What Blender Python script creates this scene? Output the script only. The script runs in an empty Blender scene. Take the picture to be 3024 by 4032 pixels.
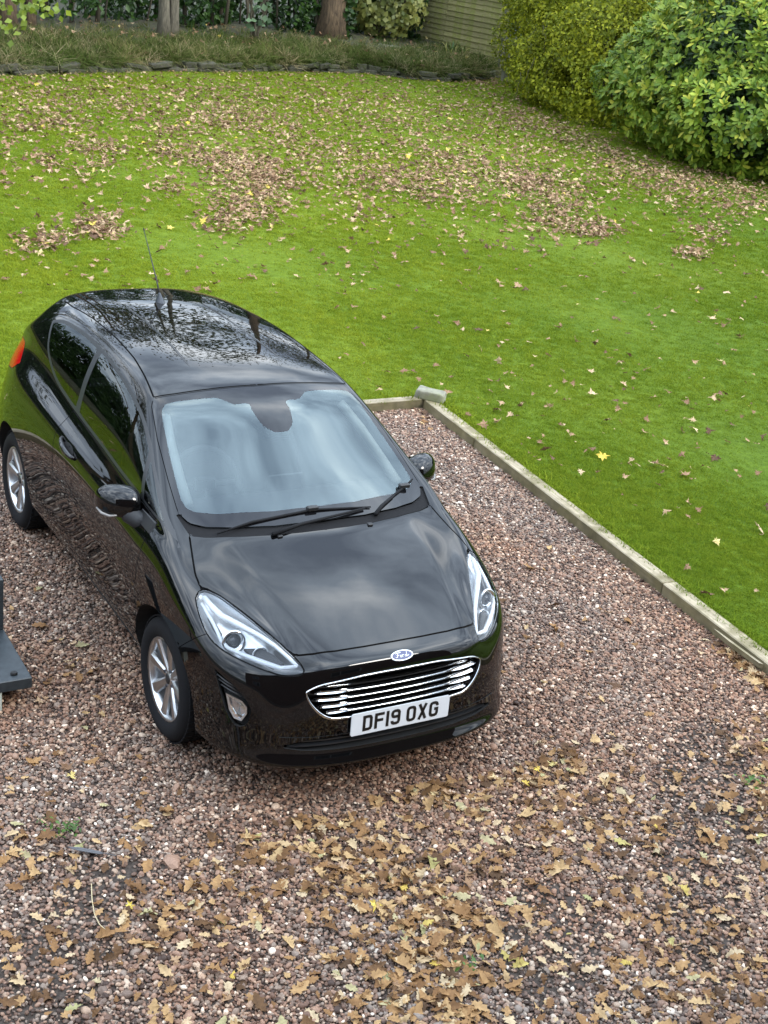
import bpy, math, random
import numpy as np
from mathutils import Vector, Matrix, Euler
from mathutils.bvhtree import BVHTree
R = math.radians
random.seed(7)
rng = np.random.default_rng(11)
SC = bpy.context.scene
COL = SC.collection

# ------------------------------------------------------------------ camera
cam_d = bpy.data.cameras.new('camera')
cam_o = bpy.data.objects.new('camera', cam_d)
COL.objects.link(cam_o)
cam_o.location = (-3.05074, -5.27215, 3.78176)
cam_o.rotation_euler = (R(66.26101), R(-6.57298), R(-29.58101))
cam_d.lens = 48.164
cam_d.sensor_width = 36.0
cam_d.clip_start = 0.05
cam_d.clip_end = 2000
SC.camera = cam_o
SC.render.resolution_x, SC.render.resolution_y = 768, 1024

# ------------------------------------------------------------------ sky, sun, exposure
SUN_AZ, SUN_EL = R(149), R(36)          # azimuth from +Y towards +X
world = bpy.data.worlds.new('World')
SC.world = world
world.use_nodes = True
wn = world.node_tree
wn.nodes.clear()
def wnode(t, **kw):
    n = wn.nodes.new(t)
    for k, v in kw.items():
        setattr(n, k, v)
    return n
w_out = wnode('ShaderNodeOutputWorld')
w_bg = wnode('ShaderNodeBackground')
w_bg.inputs['Strength'].default_value = 0.088
w_sky = wnode('ShaderNodeTexSky', sky_type='NISHITA')
w_sky.sun_disc = False
w_sky.sun_elevation = SUN_EL
w_sky.sun_rotation = SUN_AZ
w_tc = wnode('ShaderNodeTexCoord')
w_sep = wnode('ShaderNodeSeparateXYZ')
wn.links.new(w_tc.outputs['Generated'], w_sep.inputs[0])
w_mx = wnode('ShaderNodeMath', operation='MAXIMUM'); w_mx.inputs[1].default_value = 0.0
wn.links.new(w_sep.outputs['Z'], w_mx.inputs[0])
w_ad = wnode('ShaderNodeMath', operation='ADD'); w_ad.inputs[1].default_value = 0.28
wn.links.new(w_mx.outputs[0], w_ad.inputs[0])
w_dx = wnode('ShaderNodeMath', operation='DIVIDE'); w_dy = wnode('ShaderNodeMath', operation='DIVIDE')
for d, ax in ((w_dx, 'X'), (w_dy, 'Y')):
    wn.links.new(w_sep.outputs[ax], d.inputs[0]); wn.links.new(w_ad.outputs[0], d.inputs[1])
w_cmb = wnode('ShaderNodeCombineXYZ')
wn.links.new(w_dx.outputs[0], w_cmb.inputs[0]); wn.links.new(w_dy.outputs[0], w_cmb.inputs[1])
w_n1 = wnode('ShaderNodeTexNoise')
w_n1.inputs['Scale'].default_value = 2.7; w_n1.inputs['Detail'].default_value = 9; w_n1.inputs['Roughness'].default_value = .54; w_n1.inputs['Distortion'].default_value = .25
wn.links.new(w_cmb.outputs[0], w_n1.inputs['Vector'])
w_n2 = wnode('ShaderNodeTexNoise')
w_n2.inputs['Scale'].default_value = 1.1; w_n2.inputs['Detail'].default_value = 4
w_add = wnode('ShaderNodeVectorMath', operation='ADD'); w_add.inputs[1].default_value = (5.3, 2.1, 7.7)
wn.links.new(w_cmb.outputs[0], w_add.inputs[0]); wn.links.new(w_add.outputs[0], w_n2.inputs['Vector'])
# brightness of the cloud deck: grey bellies to bright tops
w_r1 = wnode('ShaderNodeValToRGB')
w_r1.color_ramp.elements[0].position = .36; w_r1.color_ramp.elements[0].color = (8.0, 9.8, 12.8, 1)
w_r1.color_ramp.elements[1].position = .66; w_r1.color_ramp.elements[1].color = (37, 39.5, 42, 1)
_e = w_r1.color_ramp.elements.new(.50); _e.color = (17.5, 20.8, 25, 1)
wn.links.new(w_n1.outputs['Fac'], w_r1.inputs[0])
# gaps of blue
w_r2 = wnode('ShaderNodeValToRGB')
w_r2.color_ramp.elements[0].position = .36; w_r2.color_ramp.elements[0].color = (.45, .45, .45, 1)
w_r2.color_ramp.elements[1].position = .52; w_r2.color_ramp.elements[1].color = (1, 1, 1, 1)
wn.links.new(w_n2.outputs['Fac'], w_r2.inputs[0])
w_mix = wnode('ShaderNodeMix', data_type='RGBA')
wn.links.new(w_r2.outputs[0], w_mix.inputs['Factor'])
wn.links.new(w_sky.outputs[0], w_mix.inputs[6]); wn.links.new(w_r1.outputs[0], w_mix.inputs[7])
# an overcast deck is brighter overhead than at the horizon
w_g1 = wnode('ShaderNodeMath', operation='MULTIPLY_ADD'); w_g1.inputs[1].default_value = 1.0; w_g1.inputs[2].default_value = .45
wn.links.new(w_mx.outputs[0], w_g1.inputs[0])
w_g2 = wnode('ShaderNodeMix', data_type='RGBA', blend_type='MULTIPLY'); w_g2.inputs['Factor'].default_value = 1
wn.links.new(w_mix.outputs[2], w_g2.inputs[6]); wn.links.new(w_g1.outputs[0], w_g2.inputs[7])
wn.links.new(w_g2.outputs[2], w_bg.inputs['Color'])
wn.links.new(w_bg.outputs[0], w_out.inputs['Surface'])

sun_d = bpy.data.lights.new('sun', 'SUN')
sun_d.energy = 1.5
sun_d.angle = R(18)
sun_d.color = (1, .95, .87)
sun_o = bpy.data.objects.new('sun', sun_d)
COL.objects.link(sun_o)
_sd = Vector((math.sin(SUN_AZ)*math.cos(SUN_EL), math.cos(SUN_AZ)*math.cos(SUN_EL), math.sin(SUN_EL)))
sun_o.rotation_euler = _sd.to_track_quat('Z', 'Y').to_euler()

SC.view_settings.view_transform = 'Standard'
SC.view_settings.look = 'None'
SC.view_settings.exposure = 0.70
SC.view_settings.gamma = 1
SC.view_settings.use_curve_mapping = False

# ------------------------------------------------------------------ helpers
def link(o, parent=None):
    COL.objects.link(o)
    if parent is not None:
        o.parent = parent
    return o
def tag(o, label=None, cat=None, group=None, kind=None):
    if label: o['label'] = label
    if cat: o['category'] = cat
    if group: o['group'] = group
    if kind: o['kind'] = kind
    return o
def thing(name, label, cat, loc=(0, 0, 0), group=None):
    o = bpy.data.objects.new(name, None)
    o.location = loc
    o.empty_display_size = .1
    link(o)
    return tag(o, label, cat, group)
def mesh(name, vf, mat=None, smooth=False, normals=None):
    v, f = vf
    me = bpy.data.meshes.new(name)
    me.from_pydata([tuple(map(float, p)) for p in v], [], [tuple(map(int, q)) for q in f])
    if mat is not None:
        me.materials.append(mat)
    if smooth or normals is not None:
        me.shade_smooth()
    if normals is not None:
        me.normals_split_custom_set_from_vertices([tuple(map(float, n)) for n in normals])
    me.update()
    return me
def obj(name, vf, mat=None, parent=None, smooth=False, normals=None, loc=None, rot=None):
    o = bpy.data.objects.new(name, mesh(name, vf, mat, smooth, normals))
    link(o, parent)
    if loc is not None: o.location = loc
    if rot is not None: o.rotation_euler = rot
    return o
def inst(name, me, parent=None, loc=None, rot=None, scale=None):
    o = bpy.data.objects.new(name, me)
    link(o, parent)
    if loc is not None: o.location = loc
    if rot is not None: o.rotation_euler = rot
    if scale is not None: o.scale = scale
    return o
def merge(*parts):
    V, F = [], []
    for v, f in parts:
        n = len(V)
        V += [tuple(p) for p in v]
        F += [tuple(i+n for i in q) for q in f]
    return V, F
def xf(vf, M):
    return [tuple(M @ Vector(p)) for p in vf[0]], vf[1]
def box(x0, x1, y0, y1, z0, z1, b=0.0):
    if b <= 0:
        v = [(x, y, z) for z in (z0, z1) for y in (y0, y1) for x in (x0, x1)]
        return v, [(0, 2, 3, 1), (4, 5, 7, 6), (0, 1, 5, 4), (2, 6, 7, 3), (0, 4, 6, 2), (1, 3, 7, 5)]
    # chamfered box
    v = []
    idx = {}
    X, Y, Z = (x0, x1), (y0, y1), (z0, z1)
    for i in (0, 1):
        for j in (0, 1):
            for k in (0, 1):
                sx, sy, sz = (1, -1)[i], (1, -1)[j], (1, -1)[k]
                for a in range(3):
                    p = [X[i]+sx*b, Y[j]+sy*b, Z[k]+sz*b]
                    p[a] = (X[i], Y[j], Z[k])[a]
                    idx[i, j, k, a] = len(v); v.append(tuple(p))
    f = []
    for a in range(3):
        o1, o2 = [q for q in range(3) if q != a]
        for s in (0, 1):
            c = []
            for (p, q) in ((0, 0), (1, 0), (1, 1), (0, 1)):
                t = [0, 0, 0]; t[a] = s; t[o1] = p; t[o2] = q
                c.append(idx[t[0], t[1], t[2], a])
            f.append(tuple(c))
    for a in range(3):          # edge chamfers along axis a
        o1, o2 = [q for q in range(3) if q != a]
        for p in (0, 1):
            for q in (0, 1):
                t0 = [0, 0, 0]; t1 = [0, 0, 0]
                t0[a] = 0; t1[a] = 1
                for t in (t0, t1): t[o1] = p; t[o2] = q
                f.append((idx[(*t0, o1)], idx[(*t0, o2)], idx[(*t1, o2)], idx[(*t1, o1)]))
    for i in (0, 1):
        for j in (0, 1):
            for k in (0, 1):
                f.append((idx[i, j, k, 0], idx[i, j, k, 1], idx[i, j, k, 2]))
    return v, f
def tube(pts, rad, seg=8, caps=True, flat=None):
    """tube along a polyline; rad number or list"""
    P = [Vector(p) for p in pts]
    n = len(P)
    rad = [rad]*n if not hasattr(rad, '__len__') else rad
    V, F = [], []
    prev = None
    for i in range(n):
        t = (P[min(i+1, n-1)]-P[max(i-1, 0)]).normalized()
        if prev is None:
            a = t.orthogonal().normalized() if flat is None else (Vector(flat)-t*t.dot(Vector(flat))).normalized()
        else:
            a = (prev-t*t.dot(prev))
            a = a.normalized() if a.length > 1e-6 else t.orthogonal().normalized()
        prev = a
        b = t.cross(a)
        for k in range(seg):
            c = 2*math.pi*k/seg
            V.append(tuple(P[i]+(a*math.cos(c)+b*math.sin(c))*rad[i]))
    for i in range(n-1):
        for k in range(seg):
            F.append((i*seg+k, i*seg+(k+1) % seg, (i+1)*seg+(k+1) % seg, (i+1)*seg+k))
    if caps:
        F.append(tuple(reversed(range(seg)))); F.append(tuple(range((n-1)*seg, n*seg)))
    return V, F
def lathe(prof, seg=48, axis='X', closed=False):
    """prof list of (radius, along)"""
    V, F = [], []
    m = len(prof)
    for k in range(seg):
        c, s = math.cos(2*math.pi*k/seg), math.sin(2*math.pi*k/seg)
        for r, a in prof:
            V.append((a, r*c, r*s) if axis == 'X' else (r*c, r*s, a) if axis == 'Z' else (r*c, a, r*s))
    for k in range(seg):
        k2 = (k+1) % seg
        for i in range(m if closed else m-1):
            j = (i+1) % m
            F.append((k*m+i, k*m+j, k2*m+j, k2*m+i))
    return V, F
def prism(poly, d, axis='Z'):
    """extrude a 2D polygon by d (along +axis)"""
    n = len(poly)
    def p3(p, h): return (p[0], p[1], h) if axis == 'Z' else (p[0], h, p[1]) if axis == 'Y' else (h, p[0], p[1])
    V = [p3(p, 0) for p in poly]+[p3(p, d) for p in poly]
    F = [tuple(range(n-1, -1, -1)), tuple(range(n, 2*n))]
    F += [(i, (i+1) % n, n+(i+1) % n, n+i) for i in range(n)]
    return V, F

# ------------------------------------------------------------------ materials
class NT:
    def __init__(s, name):
        s.m = bpy.data.materials.new(name); s.m.use_nodes = True
        s.t = s.m.node_tree; s.b = s.t.nodes['Principled BSDF']; s.o = s.t.nodes['Material Output']
    def n(s, ty, **kw):
        q = s.t.nodes.new(ty)
        for k, v in kw.items():
            if isinstance(k, str) and hasattr(q, k): setattr(q, k, v)
        return q
    def l(s, a, b): s.t.links.new(a, b)
    def set(s, **kw):
        for k, v in kw.items():
            s.b.inputs[k.replace('_', ' ')].default_value = v if not (isinstance(v, tuple) and len(v) == 3) else (*v, 1)
        return s
    def coord(s, kind='Object', scale=None):
        tc = s.n('ShaderNodeTexCoord'); o = tc.outputs[kind]
        if scale is not None:
            mp = s.n('ShaderNodeMapping'); mp.inputs['Scale'].default_value = scale; s.l(o, mp.inputs[0]); o = mp.outputs[0]
        return o
    def pos(s): return s.n('ShaderNodeNewGeometry').outputs['Position']
    def noise(s, vec, scale, detail=4, rough=.55, dist=0):
        q = s.n('ShaderNodeTexNoise'); q.inputs['Scale'].default_value = scale; q.inputs['Detail'].default_value = detail
        q.inputs['Roughness'].default_value = rough; q.inputs['Distortion'].default_value = dist
        if vec is not None: s.l(vec, q.inputs['Vector'])
        return q.outputs['Fac']
    def ramp(s, fac, stops, interp='LINEAR'):
        q = s.n('ShaderNodeValToRGB'); e = q.color_ramp.elements; q.color_ramp.interpolation = interp
        while len(e) < len(stops): e.new(.5)
        for k, (p, c) in enumerate(stops): e[k].position = p; e[k].color = (*c, 1) if len(c) == 3 else c
        s.l(fac, q.inputs[0]); return q.outputs[0]
    def mix(s, fac, a, b, mode='MIX'):
        q = s.n('ShaderNodeMix', data_type='RGBA', blend_type=mode)
        for sock, v in ((q.inputs['Factor'], fac), (q.inputs[6], a), (q.inputs[7], b)):
            if isinstance(v, (int, float)): sock.default_value = v
            elif isinstance(v, tuple): sock.default_value = (*v, 1) if len(v) == 3 else v
            else: s.l(v, sock)
        return q.outputs[2]
    def bump(s, h, strength, dist=.01):
        q = s.n('ShaderNodeBump'); q.inputs['Strength'].default_value = strength; q.inputs['Distance'].default_value = dist
        s.l(h, q.inputs['Height']); s.l(q.outputs[0], s.b.inputs['Normal'])
    def color(s, c): s.l(c, s.b.inputs['Base Color'])
    def translucent(s, amount, col):
        tr = s.n('ShaderNodeBsdfTranslucent'); mx = s.n('ShaderNodeMixShader'); mx.inputs[0].default_value = amount
        if isinstance(col, tuple): tr.inputs[0].default_value = (*col, 1)
        else: s.l(col, tr.inputs[0])
        s.l(s.b.outputs[0], mx.inputs[1]); s.l(tr.outputs[0], mx.inputs[2]); s.l(mx.outputs[0], s.o.inputs['Surface'])
def plain(name, col, rough=.5, metal=0., **kw):
    m = NT(name).set(Base_Color=col, Roughness=rough, Metallic=metal)
    for k, v in kw.items(): m.b.inputs[k.replace('_', ' ')].default_value = v
    return m.m
def clear_glass(name, tint, refl, ior=1.52):
    """one sheet standing for a thin pane: fresnel mirror over tinted see-through"""
    m = NT(name); m.t.nodes.remove(m.b)
    tr = m.n('ShaderNodeBsdfTransparent'); tr.inputs[0].default_value = (*tint, 1)
    gl = m.n('ShaderNodeBsdfGlossy'); gl.inputs['Color'].default_value = (*refl, 1); gl.inputs['Roughness'].default_value = 0.0
    fr = m.n('ShaderNodeFresnel'); fr.inputs[0].default_value = ior
    mx = m.n('ShaderNodeMixShader'); m.l(fr.outputs[0], mx.inputs[0]); m.l(tr.outputs[0], mx.inputs[1]); m.l(gl.outputs[0], mx.inputs[2])
    m.l(mx.outputs[0], m.o.inputs['Surface'])
    return m.m
# ------------------------------------------------------------------ car body cage
def build_cage():
    V=[];idx={}
    def P(key,p):
        idx[key]=len(V);V.append(p);return idx[key]
    ring={}
    # rows r0..r6 for each column
    ring[0]=[(0,-.785,.20),(0,-.868,.250),(0,-.836,.315),(0,-.826,.455),(0,-.808,.60),(0,-.782,.715),(0,-.705,.748)]
    ring[1]=[(.14,-.785,.20),(.14,-.866,.250),(.14,-.834,.315),(.14,-.824,.455),(.14,-.805,.60),(.14,-.779,.713),(.14,-.702,.748)]
    ring[2]=[(.28,-.780,.20),(.28,-.857,.251),(.28,-.826,.316),(.28,-.816,.455),(.28,-.797,.595),(.28,-.770,.705),(.28,-.695,.747)]
    ring[3]=[(.41,-.765,.20),(.41,-.838,.253),(.41,-.808,.318),(.41,-.798,.455),(.40,-.780,.59),(.40,-.752,.692),(.395,-.68,.744)]
    ring[4]=[(.54,-.725,.20),(.556,-.792,.255),(.548,-.766,.325),(.545,-.752,.455),(.525,-.730,.575),(.505,-.700,.668),(.473,-.666,.722)]
    ring[5]=[(.64,-.64,.20),(.690,-.686,.255),(.680,-.670,.335),(.675,-.655,.46),(.665,-.63,.585),(.645,-.596,.686),(.549,-.513,.787)]
    ring[6]=[(.72,-.47,.205),(.775,-.49,.24),(.79,-.48,.35),(.795,-.47,.48),(.795,-.455,.62),(.778,-.385,.744),(.660,-.284,.857)]
    ring[7]=[(.76,-.22,.2),(.82,-.22,.245),(.845,-.21,.36),(.852,-.20,.54),(.848,-.18,.70),(.806,-.13,.835),(.735,-.085,.893)]
    ring[8]=[(.75,.13,.2),(.80,.13,.255),(.840,.13,.37),(.855,.13,.54),(.861,.13,.72),(.822,.13,.885),(.768,.13,.958)]
    ys=[.42,.72,1.0,1.4,1.8,2.15,2.5,2.72,2.92]
    r6=[(.775,.99),(.774,1.003),(.772,1.016),(.766,1.036),(.758,1.057),(.748,1.082),(.732,1.105),(.708,1.10),(.668,1.08)]
    r5=[(.832,.897),(.838,.907),(.842,.918),(.845,.933),(.845,.948),(.846,.958),(.832,.965),(.795,.965),(.738,.955)]
    r4=[.865,.866,.866,.866,.867,.8675,.8665,.845,.795]
    r3=[.846,.838,.836,.838,.848,.860,.865,.852,.815]
    r2=[.826,.818,.817,.820,.834,.850,.858,.845,.805]
    r1=[.786,.783,.783,.786,.800,.818,.828,.815,.77]
    for i,y in enumerate(ys):
        ring[9+i]=[(r1[i]-.06,y,.205),(r1[i],y,.26),(r2[i],y,.37),(r3[i],y,.54),(r4[i],y,.735),(r5[i][0],y,r5[i][1]),(r6[i][0],y,r6[i][1])]
    ring[18]=[(.64,3.0,.24),(.70,3.05,.27),(.735,3.08,.38),(.74,3.10,.56),(.72,3.08,.76),(.665,3.04,.95),(.60,3.02,1.05)]
    for k,(x,dy) in enumerate([(.54,0),(.44,.03),(.36,.05),(.2,.06),(0,.065)]):
        ring[19+k]=[(x*.95,3.05+dy,.24),(x,3.11+dy,.27),(x,3.15+dy,.38),(x,3.17+dy,.56),(x,3.16+dy,.76),(x,3.13+dy,.95),(x,3.09+dy,1.05)]
    for c in ring:
        for r in range(7): P(('g',c,r),ring[c][r])
    top={}
    top[6]=[(0,-.43,.854),(.15,-.427,.853),(.30,-.415,.851),(.44,-.388,.850),(.555,-.342,.846)]
    top[7]=[(0,-.195,.925),(.16,-.19,.924),(.325,-.18,.922),(.485,-.155,.920),(.62,-.115,.901)]
    def row(xs,y0,dy,z0,dz,p=2.0):
        e=xs[-1]; return [(x,y0+dy*(x/e)**2,z0+dz*(x/e)**p) for x in xs]
    top[8]=row((0,.17,.34,.50,.64),.035,.080,.983,-.008)
    top[9]=row((0,.17,.335,.49,.632),.28,.135,1.118,.004)
    top[10]=row((0,.165,.325,.47,.598),.585,.115,1.275,-.013)
    top[11]=row((0,.155,.305,.445,.562),.905,.050,1.425,-.041,2.4)
    top[12]=row((0,.155,.305,.445,.540),1.4,0,1.474,-.042,3.0)
    top[13]=row((0,.155,.305,.445,.540),1.8,0,1.482,-.042,3.0)
    top[14]=row((0,.155,.305,.440,.535),2.15,0,1.474,-.046,3.0)
    top[15]=[(0,2.5,1.450),(.16,2.5,1.449),(.31,2.5,1.443),(.43,2.5,1.430),(.525,2.5,1.402)]
    top[16]=[(0,2.85,1.405),(.16,2.85,1.404),(.31,2.83,1.398),(.42,2.80,1.386),(.51,2.74,1.362)]
    top[17]=[(0,3.0,1.22),(.2,3.0,1.22),(.36,2.985,1.22),(.48,2.96,1.215),(.57,2.91,1.21)]
    rail={9:(.708,.425,1.108),10:(.662,.71,1.238),11:(.618,1.0,1.338),12:(.588,1.4,1.394),13:(.580,1.8,1.409),14:(.588,2.15,1.386),15:(.606,2.5,1.338),16:(.615,2.71,1.285),17:(.625,2.87,1.19)}
    for k in top:
        for i in range(5): P(('t',k,i),top[k][i])
    for k in rail: P(('r',k),rail[k])
    for k in rail:
        a=np.array(rail[k]);b=np.array(ring[k][6]);m=a*.5+b*.5+np.array([.020,0,.006]); P(('m',k),tuple(m))
    def T(k,i):
        if k==5: return idx[('g',i,6)]
        if k==18: return idx[('g',23-i,6)]
        if i==5:
            return idx[('g',k,6)] if k<=8 else idx[('r',k)]
        return idx[('t',k,i)]
    Fc=[]
    for c in range(23):
        for r in range(6):
            Fc.append((idx[('g',c,r)],idx[('g',c+1,r)],idx[('g',c+1,r+1)],idx[('g',c,r+1)]))
    for k in range(5,18):
        for i in range(5):
            Fc.append((T(k,i),T(k,i+1),T(k+1,i+1),T(k+1,i)))
    for k in range(8,18):
        g0,g1=idx[('g',k,6)],idx[('g',k+1,6)]
        if k==8:
            Fc.append((g0,g1,idx[('m',9)]));Fc.append((g0,idx[('m',9)],idx[('r',9)]))
        elif k==17:
            Fc.append((g0,g1,idx[('m',17)]));Fc.append((idx[('m',17)],g1,idx[('r',17)]))
        else:
            m0,m1,a,b=idx[('m',k)],idx[('m',k+1)],idx[('r',k)],idx[('r',k+1)]
            Fc.append((g0,g1,m1,m0));Fc.append((m0,m1,b,a))
    # creases
    cr={}
    def C(a,b,s): cr[(min(a,b),max(a,b))]=s
    for c in range(23):
        C(idx[('g',c,0)],idx[('g',c+1,0)],3)
    for c in range(0,7): C(idx[('g',c,1)],idx[('g',c+1,1)],1.5)
    for c in range(8,17): C(idx[('g',c,1)],idx[('g',c+1,1)],1.2)
    for c in range(9,17): C(idx[('g',c,5)],idx[('g',c+1,5)],.6)
    for k in range(5,8): C(T(k,3),T(k+1,3),1.8)
    for i in range(5): C(T(16,i),T(16,i+1),2)
    for i in range(4): C(T(8,i),T(8,i+1),1.5)
    for k in range(9,17): C(idx[('g',k,6)],idx[('g',k+1,6)],.7)
    C(idx[('g',8,6)],idx[('g',9,6)],.7)
    return np.array(V,float),Fc,cr
def mirror(V,F,cr):
    n=len(V);mp=np.arange(n);VV=list(map(tuple,V))
    for i in range(n):
        if abs(V[i][0])<1e-6: mp[i]=i
        else: mp[i]=len(VV);VV.append((-V[i][0],V[i][1],V[i][2]))
    FF=list(F)+[tuple(int(mp[j]) for j in reversed(f)) for f in F]
    c2=dict(cr)
    for (a,b),s in cr.items():
        p,q=int(mp[a]),int(mp[b]);c2[(min(p,q),max(p,q))]=s
    return np.array(VV,float),FF,c2
def cc(V,F,cr):
    """one Catmull-Clark step with semi-sharp creases; old vertices keep their index"""
    n=len(V);E={};fpts=np.array([V[list(f)].mean(0) for f in F])
    for fi,f in enumerate(F):
        for a,b in zip(f,f[1:]+f[:1]):
            E.setdefault((min(a,b),max(a,b)),[]).append(fi)
    keys=list(E.keys());ei={k:i for i,k in enumerate(keys)}
    K=np.array(keys);mid=(V[K[:,0]]+V[K[:,1]])/2
    sharp=np.array([9. if len(E[k])==1 else cr.get(k,0.) for k in keys])
    two=np.array([E[k] if len(E[k])==2 else [E[k][0],E[k][0]] for k in keys])
    smooth=(mid+ (fpts[two[:,0]]+fpts[two[:,1]])/2)/2
    w=np.clip(sharp,0,1)[:,None]
    ept=smooth*(1-w)+mid*w
    # vertices
    val=np.zeros(n);Q=np.zeros((n,3));R=np.zeros((n,3));nf=np.zeros(n)
    for fi,f in enumerate(F):
        for a in f: Q[a]+=fpts[fi];nf[a]+=1
    np.add.at(R,K[:,0],mid);np.add.at(R,K[:,1],mid);np.add.at(val,K[:,0],1);np.add.at(val,K[:,1],1)
    Q/=nf[:,None];R/=val[:,None]
    vs=(Q+2*R+(val[:,None]-3)*V)/val[:,None]
    sc=np.zeros(n);ss=np.zeros(n);sm=np.zeros((n,3))
    for k,s in zip(keys,sharp):
        if s>0:
            for a,b in (k,k[::-1]):
                sc[a]+=1;ss[a]+=s;sm[a]+=V[b]
    out=vs.copy()
    for a in np.where(sc>=2)[0]:
        t=min(1,ss[a]/sc[a])
        cv=(6*V[a]+sm[a]*(2/sc[a]))/8 if sc[a]==2 else V[a]
        out[a]=vs[a]*(1-t)+cv*t
    nV=np.vstack([out,ept,fpts]);ne=n;nfp=n+len(keys)
    nF=[]
    for fi,f in enumerate(F):
        m=len(f)
        for j in range(m):
            a=f[j];b=f[(j+1)%m];p=f[j-1]
            nF.append((a,ne+ei[(min(a,b),max(a,b))],nfp+fi,ne+ei[(min(a,p),max(a,p))]))
    nc={}
    for k,s in zip(keys,sharp):
        if 0<s<9 and s>1:
            e=ne+ei[k]
            for a in k: nc[(min(a,e),max(a,e))]=s-1
    return nV,nF,nc
def subdivide(V,F,cr,L):
    for _ in range(L): V,F,cr=cc(V,F,cr)
    return V,F
def fit(V,F,cr,iters=6,L=3):
    """move the cage so that the refined surface passes through the given points"""
    T=V.copy();C=V.copy()
    for _ in range(iters):
        S,_f=subdivide(C,F,cr,L); C=C+.8*(T-S[:len(T)]); 
        C[np.abs(T[:,0])<1e-6,0]=0
    return C
# ------------------------------------------------------------------ projection helper (where on the ground a thing stands)
CAMM = cam_o.rotation_euler.to_matrix()
CAML = np.array(cam_o.location)
FPX = 48.164/36*4032
CR = np.array(CAMM)
def ground(u, v, z=0.):
    """ground position for a bearing measured in the photograph (3024 x 4032)"""
    u = np.asarray(u, float); v = np.asarray(v, float)
    d = np.stack([(u-1512)/FPX, -(v-2016)/FPX, -np.ones_like(u)], -1) @ CR.T
    t = (z-CAML[2])/d[..., 2]
    return CAML+t[..., None]*d
def topx(P):
    p = (np.asarray(P, float)-CAML) @ CR
    return np.stack([1512+FPX*p[..., 0]/-p[..., 2], 2016-FPX*p[..., 1]/-p[..., 2]], -1)
def mesh_np(name, V, F, mat, smooth=False):
    V = np.asarray(V, np.float32); F = np.asarray(F, np.int32)
    me = bpy.data.meshes.new(name)
    n, m, k = len(V), len(F), F.shape[1]
    me.vertices.add(n); me.vertices.foreach_set('co', V.ravel())
    me.loops.add(m*k); me.loops.foreach_set('vertex_index', F.ravel())
    me.polygons.add(m)
    me.polygons.foreach_set('loop_start', np.arange(0, m*k, k, dtype=np.int32))
    me.polygons.foreach_set('loop_total', np.full(m, k, dtype=np.int32))
    if smooth: me.polygons.foreach_set('use_smooth', np.ones(m, bool))
    me.materials.append(mat); me.update(); me.validate()
    return me
def scatter(name, P, rot, scl, pick, protos, label=None, parent=None):
    """one object that carries an instance of a small mesh at each point (geometry nodes)"""
    pc = bpy.data.collections.new(name+'_pieces')
    for k, me in enumerate(protos):
        pc.objects.link(bpy.data.objects.new('%s_piece_%02d' % (name, k), me))
    me = bpy.data.meshes.new(name)
    me.vertices.add(len(P)); me.vertices.foreach_set('co', np.asarray(P, np.float32).ravel())
    a = me.attributes.new('rot', 'FLOAT_VECTOR', 'POINT'); a.data.foreach_set('vector', np.asarray(rot, np.float32).ravel())
    a = me.attributes.new('scl', 'FLOAT_VECTOR', 'POINT'); a.data.foreach_set('vector', np.asarray(scl, np.float32).ravel())
    a = me.attributes.new('pick', 'INT', 'POINT'); a.data.foreach_set('value', np.asarray(pick, np.int32))
    o = bpy.data.objects.new(name, me); link(o, parent)
    g = bpy.data.node_groups.new(name+'_scatter', 'GeometryNodeTree')
    g.interface.new_socket('Geometry', in_out='INPUT', socket_type='NodeSocketGeometry')
    g.interface.new_socket('Geometry', in_out='OUTPUT', socket_type='NodeSocketGeometry')
    gi = g.nodes.new('NodeGroupInput'); go = g.nodes.new('NodeGroupOutput')
    ip = g.nodes.new('GeometryNodeInstanceOnPoints'); ci = g.nodes.new('GeometryNodeCollectionInfo')
    ci.inputs['Collection'].default_value = pc; ci.inputs['Separate Children'].default_value = True; ci.inputs['Reset Children'].default_value = True
    ip.inputs['Pick Instance'].default_value = True
    def attr(nm, ty):
        q = g.nodes.new('GeometryNodeInputNamedAttribute'); q.data_type = ty; q.inputs['Name'].default_value = nm
        return next(s for s in q.outputs if s.enabled and s.name == 'Attribute')
    L = g.links.new
    L(gi.outputs[0], ip.inputs['Points']); L(ci.outputs[0], ip.inputs['Instance'])
    L(attr('pick', 'INT'), ip.inputs['Instance Index'])
    e2r = g.nodes.new('FunctionNodeEulerToRotation'); L(attr('rot', 'FLOAT_VECTOR'), e2r.inputs[0]); L(e2r.outputs[0], ip.inputs['Rotation'])
    L(attr('scl', 'FLOAT_VECTOR'), ip.inputs['Scale']); L(ip.outputs[0], go.inputs[0])
    md = o.modifiers.new('scatter', 'NODES'); md.node_group = g
    return o

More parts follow.
